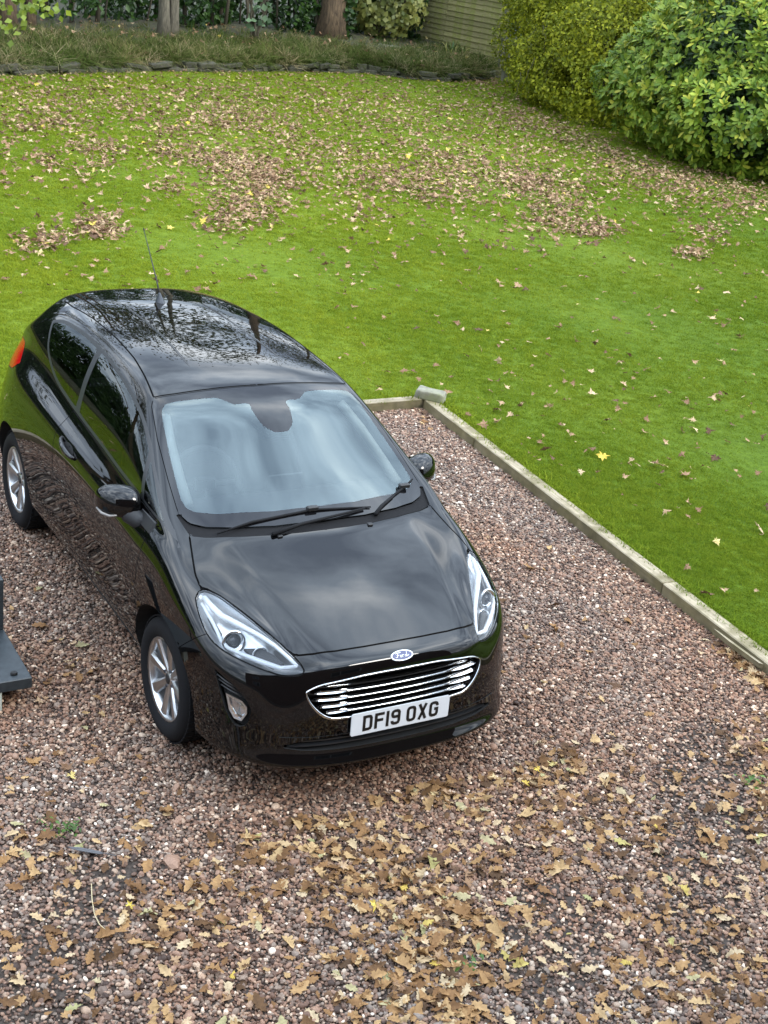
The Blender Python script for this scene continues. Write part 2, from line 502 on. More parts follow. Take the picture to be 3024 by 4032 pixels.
# ------------------------------------------------------------------ ground materials
def mat_gravel_base():
    m = NT('gravel_base'); p = m.pos()
    m.color(m.ramp(m.noise(p, 60, 3), [(.3, (.018, .013, .010)), (.7, (.070, .052, .040))])); m.set(Roughness=.95); return m.m
def mat_pebble():
    m = NT('pebble'); oi = m.n('ShaderNodeObjectInfo'); p = m.pos()
    base = m.ramp(oi.outputs['Random'], [(0, (.050, .031, .023)), (.13, (.125, .078, .057)), (.29, (.21, .130, .092)), (.45, (.150, .112, .090)), (.59, (.27, .178, .130)),
        (.73, (.22, .178, .148)), (.84, (.34, .25, .185)), (.92, (.44, .36, .285)), (.975, (.66, .59, .50))], 'CONSTANT')
    n = m.noise(p, .55, 2)
    c = m.mix(m.ramp(n, [(.40, (0, 0, 0)), (.62, (1, 1, 1))]), base, m.mix(1.0, base, (1.12, .95, .82), 'MULTIPLY'))
    m.color(m.mix(.35, c, m.ramp(m.noise(p, 140, 3), [(.3, (.35, .3, .28)), (.7, (1.3, 1.25, 1.2))]), 'MULTIPLY'))
    m.set(Roughness=.62); m.b.inputs['Specular IOR Level'].default_value = .35
    return m.m
def dry_side(m, c):
    """the lawn is mossier and yellower towards the back left"""
    sx = m.n('ShaderNodeSeparateXYZ'); m.l(m.pos(), sx.inputs[0])
    a = m.n('ShaderNodeMath', operation='MULTIPLY_ADD'); a.inputs[1].default_value = -.9; m.l(sx.outputs['X'], a.inputs[0]); m.l(sx.outputs['Y'], a.inputs[2])
    q = m.n('ShaderNodeMapRange'); q.inputs['From Min'].default_value = -3; q.inputs['From Max'].default_value = 5; m.l(a.outputs[0], q.inputs['Value'])
    return m.mix(q.outputs[0], c, m.mix(1.0, c, (1.52, 1.32, 1.25), 'MULTIPLY'))
def mat_lawn():
    m = NT('lawn_turf'); p = m.pos()
    mp = m.n('ShaderNodeMapping'); mp.inputs['Rotation'].default_value = (0, 0, R(-38)); mp.inputs['Scale'].default_value = (1, .35, 1); m.l(p, mp.inputs[0])
    a = m.noise(mp.outputs[0], .9, 4); b = m.noise(p, 22, 4, .6); c = m.noise(p, .22, 2)
    col = m.ramp(a, [(.25, (.052, .095, .006)), (.5, (.064, .110, .007)), (.75, (.080, .124, .008))])
    col = m.mix(m.ramp(c, [(.40, (0, 0, 0)), (.66, (.55, .55, .55))]), col, (.090, .130, .009))
    col = m.mix(.55, col, m.ramp(b, [(.3, (.5, .55, .5)), (.68, (1.3, 1.27, 1.2))]), 'MULTIPLY')
    col = dry_side(m, col); m.color(col); m.set(Roughness=.9); m.b.inputs['Specular IOR Level'].default_value = .15
    m.bump(b, .5, .02); return m.m
def mat_blade(name, stops, tr=.3):
    m = NT(name); oi = m.n('ShaderNodeObjectInfo'); p = m.pos()
    base = m.ramp(oi.outputs['Random'], stops)
    mp = m.n('ShaderNodeMapping'); mp.inputs['Rotation'].default_value = (0, 0, R(-38)); mp.inputs['Scale'].default_value = (1, .35, 1); m.l(p, mp.inputs[0])
    c = m.mix(.9, base, m.ramp(m.noise(mp.outputs[0], .9, 4), [(.3, (.86, .92, .88)), (.5, (1, 1, 1)), (.72, (1.18, 1.08, 1.05))]), 'MULTIPLY')
    if name == 'lawn_blade': c = dry_side(m, c)
    m.color(c); m.set(Roughness=.7); m.b.inputs['Specular IOR Level'].default_value = .02
    m.translucent(tr, c); return m.m
M_GRAVEL = mat_gravel_base(); M_PEB = mat_pebble(); M_LAWN = mat_lawn()
M_GRASS = mat_blade('lawn_blade', [(0, (.084, .140, .010)), (.5, (.122, .182, .013)), (1, (.168, .222, .020))])
M_ROUGH = mat_blade('rough_grass_blade', [(0, (.04, .065, .014)), (.45, (.085, .12, .026)), (.72, (.15, .15, .055)), (.9, (.24, .20, .10)), (1, (.40, .34, .20))], .25)
M_SOIL = NT('soil'); M_SOIL.color(M_SOIL.ramp(M_SOIL.noise(M_SOIL.pos(), 9, 5), [(.3, (.02, .018, .010)), (.5, (.05, .045, .022)), (.7, (.045, .065, .018))])); M_SOIL.set(Roughness=.95); M_SOIL = M_SOIL.m
def mat_timber(name, a, b, moss, scale=(1, 1, 1), side=None):
    m = NT(name); o = m.coord('Object', scale)
    st = m.n('ShaderNodeMapping'); st.inputs['Scale'].default_value = (2, 60, 60); m.l(o, st.inputs[0])
    g = m.noise(st.outputs[0], 1.0, 5, .6)
    c = m.ramp(g, [(.3, a), (.7, b)])
    c = m.mix(m.ramp(m.noise(o, 7, 4), [(.42, (0, 0, 0)), (.62, (.85, .85, .85))]), c, moss)
    if side is not None:      # algae on the damp upright faces
        sn = m.n('ShaderNodeSeparateXYZ'); m.l(m.n('ShaderNodeNewGeometry').outputs['True Normal'], sn.inputs[0])
        c = m.mix(m.ramp(sn.outputs['Z'], [(.25, (.75, .75, .75)), (.6, (0, 0, 0))]), c, m.mix(1.0, m.ramp(m.noise(o, 11, 4), [(.3, (.5, .5, .5)), (.7, (1.3, 1.3, 1.3))]), side, 'MULTIPLY'))
    oi = m.n('ShaderNodeObjectInfo')
    c = m.mix(1.0, c, m.ramp(oi.outputs['Random'], [(0, (.8, .8, .8)), (1, (1.15, 1.15, 1.12))]), 'MULTIPLY')
    m.color(c); m.set(Roughness=.88); m.bump(g, .35, .004); return m.m
M_EDGE = mat_timber('weathered_sleeper', (.19, .155, .105), (.41, .345, .245), (.15, .125, .065), side=(.115, .095, .040))
M_FENCE = mat_timber('mossy_fence_board', (.19, .17, .075), (.36, .325, .15), (.21, .22, .055))
M_POST = mat_timber('old_post', (.10, .095, .07), (.21, .20, .155), (.12, .125, .07))
def mat_stone(name, a, b, moss):
    m = NT(name); o = m.coord('Object'); n = m.noise(o, 14, 6, .65)
    c = m.ramp(n, [(.3, a), (.7, b)]); c = m.mix(m.ramp(m.noise(o, 5, 4), [(.45, (0, 0, 0)), (.6, (.8, .8, .8))]), c, moss)
    oi = m.n('ShaderNodeObjectInfo')
    c = m.mix(1.0, c, m.ramp(oi.outputs['Random'], [(0, (.7, .7, .7)), (1, (1.25, 1.25, 1.2))]), 'MULTIPLY')
    m.color(c); m.set(Roughness=.92); m.bump(n, .6, .01); return m.m
M_STONE = mat_stone('lichen_stone', (.14, .135, .10), (.28, .27, .21), (.17, .18, .09))
M_WSTONE = mat_stone('wall_stone', (.035, .032, .024), (.095, .086, .062), (.055, .06, .022))

# ------------------------------------------------------------------ ground, driveway, lawn, bank
def e_in(y): return 2.69+.076*y
def e_out(y): return 2.805+.080*y
gx = 500
obj('ground', ([(-gx, -gx, -.12), (gx, -gx, -.12), (gx, gx, -.12), (-gx, gx, -.12)], [(0, 1, 2, 3)]), M_SOIL)['kind'] = 'structure'
obj('driveway', ([(-14, -14, 0), (e_in(-14)+.05, -14, 0), (e_in(3.86)+.05, 3.86, 0), (-14, 3.86, 0)], [(0, 1, 2, 3)]), M_GRAVEL)['kind'] = 'structure'
ZL = .068
def lawn():
    V, F = [], []
    def grid(xs, ys, fx):
        n0 = len(V)
        for y in ys:
            for t in xs:
                x = fx(t, y)
                V.append((x, y, ZL+.012*math.sin(x*1.3+y*.4)*math.sin(y*.9)*min(1, abs(y-3.9)*.4+.1)))
        w = len(xs)
        for j in range(len(ys)-1):
            for i in range(w-1):
                F.append((n0+j*w+i, n0+j*w+i+1, n0+(j+1)*w+i+1, n0+(j+1)*w+i))
    grid(np.linspace(0, 1, 80), np.linspace(3.92, 36, 80), lambda t, y: -34+t*76)
    grid(np.linspace(0, 1, 60), np.linspace(-14, 3.92, 40), lambda t, y: e_out(y)-.01+t*(42-e_out(y)))
    return V, F
tag(obj('lawn', lawn(), M_LAWN, smooth=True), kind='structure')

WALL = [(-26, 13.5), (-8, 18.5), (0, 20.6), (4.41, 22.0), (7.9, 23.65), (9.3, 24.05), (11.26, 24.7), (13.3, 25.35), (14.5, 25.3), (15.1, 24.8), (16.2, 24.65), (17.1, 25.15), (18.9, 26.2), (26, 30)]
WP = np.array(WALL, float)
_ws = np.r_[0, np.cumsum(np.linalg.norm(np.diff(WP, axis=0), axis=1))]
def wall_at(s): return np.array([np.interp(s, _ws, WP[:, 0]), np.interp(s, _ws, WP[:, 1])])
BD = np.array([-.30, .954])
def bank_z(d): return float(np.interp(d, [-.05, 0, .5, 1.5, 3, 6, 20], [.06, .24, .36, .50, .60, .66, .66]))
ss = np.linspace(0, _ws[-1], 150); dd = [-.02, 0.0, .25, .6, 1.0, 1.6, 2.4, 3.5, 6, 12, 40]
bv, bf = [], []
for s in ss:
    p = wall_at(s)
    for d in dd:
        q = p+BD*d
        bv.append((q[0], q[1], bank_z(d)+(.05*math.sin(q[0]*2.1+q[1])*math.sin(q[1]*1.7) if d > .1 else 0) if d >= 0 else .0))
for i in range(len(ss)-1):
    for j in range(len(dd)-1):
        k = len(dd); bf.append((i*k+j, (i+1)*k+j, (i+1)*k+j+1, i*k+j+1))
tag(obj('bank', (bv, bf), M_SOIL, smooth=True), kind='structure')

# ------------------------------------------------------------------ the house the picture is taken from (it shows in the paintwork)
def mat_brick():
    m = NT('red_brick'); o = m.coord('Object'); mp = m.n('ShaderNodeMapping'); mp.inputs['Rotation'].default_value = (R(90), 0, 0); m.l(o, mp.inputs[0])
    br = m.n('ShaderNodeTexBrick'); m.l(mp.outputs[0], br.inputs['Vector'])
    for k, v in (('Color1', (.10, .038, .026, 1)), ('Color2', (.065, .028, .021, 1)), ('Mortar', (.11, .10, .085, 1))): br.inputs[k].default_value = v
    br.inputs['Scale'].default_value = 1; br.inputs['Brick Width'].default_value = .225; br.inputs['Row Height'].default_value = .075; br.inputs['Mortar Size'].default_value = .008
    m.color(br.outputs[0]); m.set(Roughness=.9); return m.m
hs = thing('house', 'red brick house behind the photographer, seen only in reflections', 'house', (-2, -8.2, 0))
M_WFRAME = plain('window_frame_grey', (.22, .22, .22), .5); M_WPANE = plain('window_pane_dark', (.015, .017, .02), .05)
obj('wall', box(-11, 9, -.3, 0, -.1, 6.2), mat_brick(), hs)
obj('roof', ([(-11.4, .35, 6.15), (9.4, .35, 6.15), (9.4, -4, 9.6), (-11.4, -4, 9.6), (-11.4, .3, 6.05), (9.4, .3, 6.05), (9.4, -4, 9.45), (-11.4, -4, 9.45)], [(0, 1, 2, 3), (7, 6, 5, 4), (0, 4, 5, 1), (2, 6, 7, 3), (0, 3, 7, 4), (1, 5, 6, 2)]), plain('roof_tile', (.06, .05, .048), .8), hs)
for (x0, x1, z0, z1) in ((-8.5, -6.7, .9, 2.2), (2.2, 4.4, .8, 2.2), (-8.5, -6.9, 3.6, 4.9), (2.4, 4.2, 3.6, 4.9), (6, 7.4, 3.6, 4.9)):
    w = obj('window', merge(box(x0, x1, .002, .05, z0, z0+.08), box(x0, x1, .002, .05, z1-.08, z1), box(x0, x0+.08, .002, .05, z0+.08, z1-.08), box(x1-.08, x1, .002, .05, z0+.08, z1-.08), box((x0+x1)/2-.04, (x0+x1)/2+.04, .002, .05, z0+.08, z1-.08)), M_WFRAME, hs)
    obj('pane', box(x0+.08, x1-.08, .003, .02, z0+.08, z1-.08), M_WPANE, w)

# ------------------------------------------------------------------ timber edging
edg = thing('timber_edging', 'weathered grey timber edging between the gravel drive and the lawn', 'edging', (2.9, 3.85, 0))
def plank(p0, p1, w, zt, yaw_jit=0., split=False):
    """p0,p1 centre line ends"""
    L = (Vector(p1)-Vector(p0)).length-.006
    v, f = box(-L/2, L/2, -w/2, w/2, -.10, zt, .006)
    o = obj('plank', (v, f), M_EDGE, None)
    c = (Vector(p0)+Vector(p1))/2
    o.parent = edg
    o.location = (c.x-2.9, c.y-3.85, 0)
    o.rotation_euler = (R(random.uniform(-1, 1)), 0, math.atan2(p1[1]-p0[1], p1[0]-p0[0])+yaw_jit)
    return o
ysj = [3.832, 2.94, .42, -1.95, -4.4, -6.8, -9.2]
for a, b in zip(ysj, ysj[1:]):
    plank(((e_in(a)+e_out(a))/2, a), ((e_in(b)+e_out(b))/2, b), .105, .085)
xsj = [3.065, .62, -1.8, -4.2, -6.6, -9, -11.4]
for a, b in zip(xsj, xsj[1:]):
    plank((a, 3.875), (b, 3.875), .085, .088)
# splinter lifting off the inner edge of the nearest plank
sp = obj('splinter', xf(prism([(0, 0), (.42, .004), (.46, .012), (.30, .022), (.02, .016)], .03, 'Z'), Matrix.Identity(4)), M_EDGE, edg)
sp.location = (e_in(-.55)-.028-2.9, -.60-3.85, .052); sp.rotation_euler = (0, R(2), R(84))

def rock(l, w, h, seed, amt=.08, sub=2):
    r = random.Random(seed)
    v, f = box(-l/2, l/2, -w/2, w/2, 0, h)
    V = np.array(v); F = [tuple(q) for q in f]
    V = V+np.array([[r.uniform(-.06, .06)*l, r.uniform(-.09, .09)*w, r.uniform(-.09, .09)*h] for _ in V])
    cr = {(min(q[i], q[i-1]), max(q[i], q[i-1])): 2.3 for q in F for i in range(4)}
    for _ in range(sub+1):
        V, F, cr = cc(V, F, cr)
    V = V+np.array([[math.sin(p[1]*9/w+seed)*math.cos(p[2]*5/h+seed), math.sin(p[0]*8/l+seed*2), math.sin(p[0]*7/l+p[1]*5/w+seed*3)] for p in V])*amt*np.array([l*.3, w*.5, h*.5])
    return V.tolist(), F
def cc_step(V, F): return cc(np.asarray(V, float), F, {})

# corner stone lying on the edging
cs = ground(1697, 1560, .14)
o = obj('stone_block', rock(.255, .12, .072, 3, .05), M_STONE, smooth=True)
o.location = (3.055, 3.825, .087); o.rotation_euler = (R(2), R(2), R(-50))
tag(o, 'loose grey lichen-covered stone block lying on the corner of the timber edging', 'stone')

# ------------------------------------------------------------------ low stone wall at the far end of the lawn
wall = thing('stone_wall', 'low dry stone wall of flat dark stones holding back the grass bank', 'wall', (WALL[4][0], WALL[4][1], .06))
rs = random.Random(5)
wmeshes = [mesh('stone', rock(1, 1, 1, 10+k, .10, 1), M_WSTONE, smooth=True) for k in range(6)]
s0 = _ws[2]
for course in range(2):
    s = s0+course*.13
    while s < _ws[12]:
        l = rs.uniform(.28, .62)*(1.2 if course == 0 else 1)
        p = wall_at(s+l/2); q = wall_at(min(s+l, _ws[-1])); p_ = wall_at(s)
        a = math.atan2(q[1]-p_[1], q[0]-p_[0])
        if not (course == 1 and rs.random() < .30):
            st = inst('stone', rs.choice(wmeshes), wall, (p[0]-WALL[4][0]+rs.uniform(-.03, .03), p[1]-WALL[4][1]-.02+rs.uniform(-.05, .04), -.03+course*.10+rs.uniform(-.015, .02)),
                      (R(rs.uniform(-9, 9)), R(rs.uniform(-7, 7)), a+R(rs.uniform(-14, 14))), (l*.98, rs.uniform(.2, .34), rs.uniform(.08, .14)))
        s += l+.012
# larger squared blocks near the fence
for (u, v, z, l, w, h, yaw, lab) in ((1530, 215, .36, .62, .26, .22, -12, 'squared pale stone block standing on the bank left of the fence'),
                                 (1682, 268, .24, .42, .24, .20, -4, 'square buff stone block on top of the wall beside the fence')):
    g = ground(u, v, z)
    o = obj('stone_block', rock(l, w, h, int(u), .04), M_STONE, smooth=True); o.location = g; o.rotation_euler = (R(4), R(3), R(yaw))
    tag(o, lab, 'stone')

# ------------------------------------------------------------------ fence panel
FA = np.array([18.78, 26.22]); FB = np.array([18.08, 30.9]); fd = (FB-FA)/np.linalg.norm(FB-FA); fa = math.atan2(fd[1], fd[0])
fence = thing('garden_fence', 'mossy green overlapping board fence panel behind the stone wall', 'fence', (FA[0], FA[1], .05)); fence.rotation_euler = (0, 0, fa)
Lf = 4.6
fr = random.Random(3)
bm = [mesh('board', box(0, Lf/2-.01, -.011, .011, 0, .165, .003), M_FENCE) for _ in range(2)]
for k in range(20):
    for h in range(2):
        b = inst('board', bm[k % 2], fence, (h*Lf/2+.005, .012+fr.uniform(-.004, .004), .06+k*.138+fr.uniform(-.004, .004)), (R(10), R(fr.uniform(-.4, .4)), 0))
for x in (0, Lf/2, Lf):
    obj('batten', box(x-.025, x+.025, -.05, -.02, .05, 2.85), M_POST, fence)
obj('post', box(-.13, -.03, -.05, .05, -.05, 2.9, .008), M_POST, fence)
o = obj('fence_post', box(-.09, .09, -.07, .07, -.05, .58, .02), M_POST)
g = ground(1985, 318, .08); o.location = g; o.rotation_euler = (0, 0, R(25)); tag(o, 'short thick grey post standing at the right end of the fence panel', 'post')

# ------------------------------------------------------------------ gravel pebbles
def pebble(seed):
    r = np.random.default_rng(seed)
    t = (1+5**.5)/2
    V = np.array([(-1, t, 0), (1, t, 0), (-1, -t, 0), (1, -t, 0), (0, -1, t), (0, 1, t), (0, -1, -t), (0, 1, -t), (t, 0, -1), (t, 0, 1), (-t, 0, -1), (-t, 0, 1)], float)/math.sqrt(1+t*t)
    F = [(0, 11, 5), (0, 5, 1), (0, 1, 7), (0, 7, 10), (0, 10, 11), (1, 5, 9), (5, 11, 4), (11, 10, 2), (10, 7, 6), (7, 1, 8), (3, 9, 4), (3, 4, 2), (3, 2, 6), (3, 6, 8), (3, 8, 9), (4, 9, 5), (2, 4, 11), (6, 2, 10), (8, 6, 7), (9, 8, 1)]
    mid = {}; VV = list(map(tuple, V)); FF = []
    def m(a, b):
        k = (min(a, b), max(a, b))
        if k not in mid:
            p = np.array(VV[a])+np.array(VV[b]); mid[k] = len(VV); VV.append(tuple(p/np.linalg.norm(p)))
        return mid[k]
    for a, b, c in F:
        x, y, z = m(a, b), m(b, c), m(c, a); FF += [(a, x, z), (b, y, x), (c, z, y), (x, y, z)]
    V = np.array(VV); V = V*(1+r.normal(0, .07 if seed % 2 == 0 else .13, (len(V), 1)))*np.array([1.0, r.uniform(.62, .9), r.uniform(.5, .72)])*.5
    return mesh('pebble', (V, FF), M_PEB, smooth=seed % 2 == 0)
def gravel():
    sp = .0124
    xs = np.arange(-6.5, 3.1, sp); ys = np.arange(-6.0, 3.84, sp)
    X, Y = np.meshgrid(xs, ys); P = np.stack([X.ravel(), Y.ravel()], 1)+rng.uniform(-.5, .5, (X.size, 2))*sp
    q = topx(np.c_[P, np.zeros(len(P))])
    near = (q[:, 0] > -700) & (q[:, 0] < 3700) & (q[:, 1] < 4700) & (q[:, 1] > 0)
    keep = (P[:, 0] < e_in(P[:, 1])+.01) & (near | (rng.random(len(P)) < .36))
    # nothing can be seen under the middle of the car
    keep &= ~((np.abs(P[:, 0]) < .55) & (P[:, 1] > -.35) & (P[:, 1] < 2.9))
    # thin spots where the sub-base shows
    th = np.sin(P[:, 0]*2.1+1.3*np.sin(P[:, 1]*1.7))+np.sin(P[:, 1]*2.9+1.1*np.sin(P[:, 0]*2.3+.7))+.8*np.sin(P[:, 0]*5.3-P[:, 1]*4.1)
    keep &= ~((th > 1.35) & (rng.random(len(P)) < .45))
    sp_ = np.linalg.norm(P-ground(505, 3440, 0.)[:2], axis=1); keep &= ~(rng.random(len(P)) < np.exp(-(sp_/.09)**2))
    P = P[keep]; near = near[keep]
    n = len(P)
    s = rng.lognormal(0, .30, n)*.0150*np.where(near, 1, 1.55)
    big = rng.random(n) < .012; s[big] *= 1.6
    z = rng.uniform(-.002, .011, n)
    rot = np.c_[rng.normal(0, .35, n), rng.normal(0, .35, n), rng.uniform(0, 6.283, n)]
    print('pebbles', n)
    return scatter('gravel', np.c_[P, z], rot, np.c_[s*1.15, s*1.15, s*1.1], rng.integers(0, 8, n), [pebble(k) for k in range(8)])
tag(gravel(), 'loose multicoloured pink, brown and grey pebbles covering the driveway', 'gravel', kind='stuff')

# ------------------------------------------------------------------ grass
def tuft(seed, blades, h, spread, w, mat, lean=.5):
    r = random.Random(seed); V, F = [], []
    for _ in range(blades):
        a = r.uniform(0, 6.283); d = spread*math.sqrt(r.random()); bx, by = d*math.cos(a), d*math.sin(a)
        t = r.uniform(0, 6.283); hh = h*r.uniform(.55, 1.1); ln = hh*r.uniform(.1, lean*1.6)
        dx, dy = math.cos(t), math.sin(t); px, py = -dy*w, dx*w
        n = len(V)
        V += [(bx-px, by-py, 0), (bx+px, by+py, 0), (bx+dx*ln*.35+px*.7, by+dy*ln*.35+py*.7, hh*.6), (bx+dx*ln*.35-px*.7, by+dy*ln*.35-py*.7, hh*.6), (bx+dx*ln, by+dy*ln, hh*.95)]
        F += [(n, n+1, n+2, n+3), (n+3, n+2, n+4)]
    return mesh('tuft', (V, F), mat)
def lawn_grass():
    # points spread evenly over the ground, thinner with distance
    P = []
    for (n, x0, x1, y0, y1) in ((3600000, -14, 26, -5, 27),):
        p = np.c_[rng.uniform(x0, x1, n), rng.uniform(y0, y1, n)]
        q = topx(np.c_[p, np.full(n, ZL)]); d = np.linalg.norm(p-CAML[:2], axis=1)
        on = (p[:, 1] > 3.93) | (p[:, 0] > e_out(p[:, 1])+.005)
        seen = (q[:, 0] > -300) & (q[:, 0] < 3320) & (q[:, 1] > 150) & (q[:, 1] < 4600)
        dens = np.clip((8.6/d)**2.5, 0, 1)*np.where(seen, 1, .4)
        on &= (rng.random(n) < dens) & (q[:, 1] > 100)
        wy = np.interp(p[:, 0], WP[:, 0], WP[:, 1]); on &= p[:, 1] < wy-.05
        P.append(p[on])
    ye = rng.uniform(-5, 3.9, 1500); xe = rng.uniform(-9, 3, 900)
    E_ = np.vstack([np.c_[e_out(ye)+rng.uniform(-.02, .035, 1500), ye], np.c_[xe, rng.uniform(3.905, 3.95, 900)]]); P.append(E_)
    P = np.vstack(P); n = len(P); d = np.linalg.norm(P-CAML[:2], axis=1)
    s = rng.uniform(.7, 1.15, n)*np.clip((d/11)**.75, .9, 2.1); s[-len(E_):] *= rng.uniform(1.1, 2.3, len(E_))
    print('grass tufts', n)
    return scatter('lawn_grass', np.c_[P, np.full(n, ZL-.004)], np.c_[rng.normal(0, .12, n), rng.normal(0, .12, n), rng.uniform(0, 6.28, n)], np.c_[s, s, s*.85],
                   rng.integers(0, 6, n), [tuft(40+k, 18, .022, .045, .0016, M_GRASS, 1.1) for k in range(6)])
tag(lawn_grass(), 'short mown green grass of the lawn', 'grass', kind='stuff')
def bank_grass():
    n = 6200
    s = rng.uniform(_ws[1], _ws[12], n); d = np.abs(rng.normal(0, 1.2, n))+rng.uniform(0, .1, n)
    d[:1500] = rng.uniform(-.02, .35, 1500)
    P = np.array([[*(wall_at(a)+BD*b), bank_z(b)-.01] for a, b in zip(s, d)])
    sc = rng.uniform(.5, 1.15, n)*np.clip(1.25-d*.12, .6, 1.2)
    over = (d < .2)
    rot = np.c_[np.where(over, rng.uniform(.2, 1.0, n), rng.normal(0, .2, n)), rng.normal(0, .2, n), np.where(over, rng.normal(.3, .5, n), rng.uniform(0, 6.28, n))]
    return scatter('bank_grass', P, rot, np.c_[sc, sc, sc], rng.integers(0, 5, n), [tuft(70+k, 20, .19, .13, .0055, M_ROUGH, 1.8) for k in range(5)])
tag(bank_grass(), 'long rough green and straw coloured grass on the bank above the stone wall', 'grass', kind='stuff')
# ------------------------------------------------------------------ foliage
def mat_leaf(name, stops, rough=.45, tr=.25, spec=.4, island=True, nscale=.8):
    m = NT(name)
    if island: fac = m.n('ShaderNodeNewGeometry').outputs['Random Per Island']
    else: fac = m.n('ShaderNodeObjectInfo').outputs['Random']
    c = m.ramp(fac, stops)
    c = m.mix(.8, c, m.ramp(m.noise(m.pos(), nscale, 3), [(.3, (.6, .65, .6)), (.7, (1.3, 1.25, 1.1))]), 'MULTIPLY')
    m.color(c); m.set(Roughness=rough); m.b.inputs['Specular IOR Level'].default_value = spec
    m.translucent(tr, c); return m.m
def mat_bark(name, a, b, sc=(6, 6, 1.2)):
    m = NT(name); o = m.coord('Object', sc); n = m.noise(o, 3, 6, .65, .6)
    m.color(m.ramp(n, [(.3, a), (.68, b)])); m.set(Roughness=.92); m.bump(n, .8, .04); return m.m
M_BARK_G = mat_bark('grey_green_bark', (.06, .052, .036), (.20, .175, .125)); M_BARK_B = mat_bark('brown_cracked_bark', (.045, .03, .018), (.17, .115, .065))
M_TWIG = plain('twig', (.06, .05, .03), .9)
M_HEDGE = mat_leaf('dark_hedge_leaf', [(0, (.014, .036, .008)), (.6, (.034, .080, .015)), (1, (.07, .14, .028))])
M_TREE = mat_leaf('tree_leaf', [(0, (.03, .05, .010)), (.6, (.07, .09, .016)), (1, (.16, .13, .03))])
M_PRIVET = mat_leaf('privet_leaf', [(0, (.09, .115, .010)), (.5, (.22, .25, .018)), (1, (.42, .42, .035))], nscale=1.4, spec=.12)
M_LIME = mat_leaf('lime_leaf', [(0, (.14, .20, .02)), (1, (.30, .36, .04))])
M_PALE = mat_leaf('pale_round_leaf', [(0, (.09, .15, .075)), (1, (.19, .28, .15))])
M_IVY = mat_leaf('yellow_green_leaf', [(0, (.10, .13, .03)), (1, (.28, .28, .08))])
M_LAUREL = mat_leaf('laurel_leaf', [(0, (.075, .140, .016)), (.45, (.165, .250, .028)), (.85, (.28, .35, .045)), (1, (.46, .44, .06))], rough=.42, tr=.25, spec=.22, nscale=.5)
M_LAUREL1 = mat_leaf('laurel_leaf_single', [(0, (.075, .140, .016)), (.45, (.165, .250, .028)), (.85, (.28, .35, .045)), (1, (.46, .44, .06))], rough=.42, tr=.25, spec=.22, island=False, nscale=.5)
def unit(v): return v/np.maximum(np.linalg.norm(v, axis=-1, keepdims=True), 1e-9)
def leaf_cloud(C, size, out=None, aspect=.55, spread=.9, fold=.25, r=rng):
    """folded diamond leaves at C; out = outward direction they face loosely"""
    n = len(C)
    nr = unit(r.normal(0, 1, (n, 3)))
    if out is not None: nr = unit(out+nr*spread)
    t = unit(np.cross(nr, unit(r.normal(0, 1, (n, 3))))); b = np.cross(nr, t)
    s = (np.asarray(size)*np.ones(n))[:, None]
    base = C-t*s*.5; tip = C+t*s*.5
    lf = C+b*s*aspect*.5+nr*s*fold*.4-t*s*.06; rt = C-b*s*aspect*.5+nr*s*fold*.4-t*s*.06
    V = np.stack([base, lf, tip, rt], 1).reshape(-1, 3)
    i = np.arange(n)[:, None]*4
    F = np.vstack([i+np.array([0, 1, 2]), i+np.array([0, 2, 3])])
    order = np.argsort(np.r_[np.arange(n), np.arange(n)], kind='stable')
    return V, F[order]
def ellip_shell(n, c, rad, depth=.25, r=rng, zmin=None, lump=.12, seed=0):
    """points in the outer shell of a lumpy ellipsoid; returns points and outward directions"""
    d = unit(r.normal(0, 1, (n, 3)))
    k = 1+lump*(np.sin(d[:, 0]*5+seed)*np.sin(d[:, 1]*6+seed*2)+.7*np.sin(d[:, 2]*7+d[:, 0]*4+seed*3))
    rr = k*(1-depth*r.random(n)**1.6)
    P = np.array(c)+d*np.array(rad)*rr[:, None]
    if zmin is not None:
        m = P[:, 2] > zmin; P, d = P[m], d[m]
    return P, unit(d/np.array(rad))
def limb(p0, p1, r0, r1, seg=7, n=6, wob=.12, seed=0):
    q = random.Random(seed); p0, p1 = Vector(p0), Vector(p1); L = (p1-p0).length
    pts = []
    for i in range(n+1):
        t = i/n; o = Vector((q.uniform(-1, 1), q.uniform(-1, 1), q.uniform(-.4, .4)))*wob*L*.25*math.sin(math.pi*min(t, .95))
        pts.append(p0.lerp(p1, t)+o)
    return tube(pts, [r0+(r1-r0)*i/n for i in range(n+1)], seg)
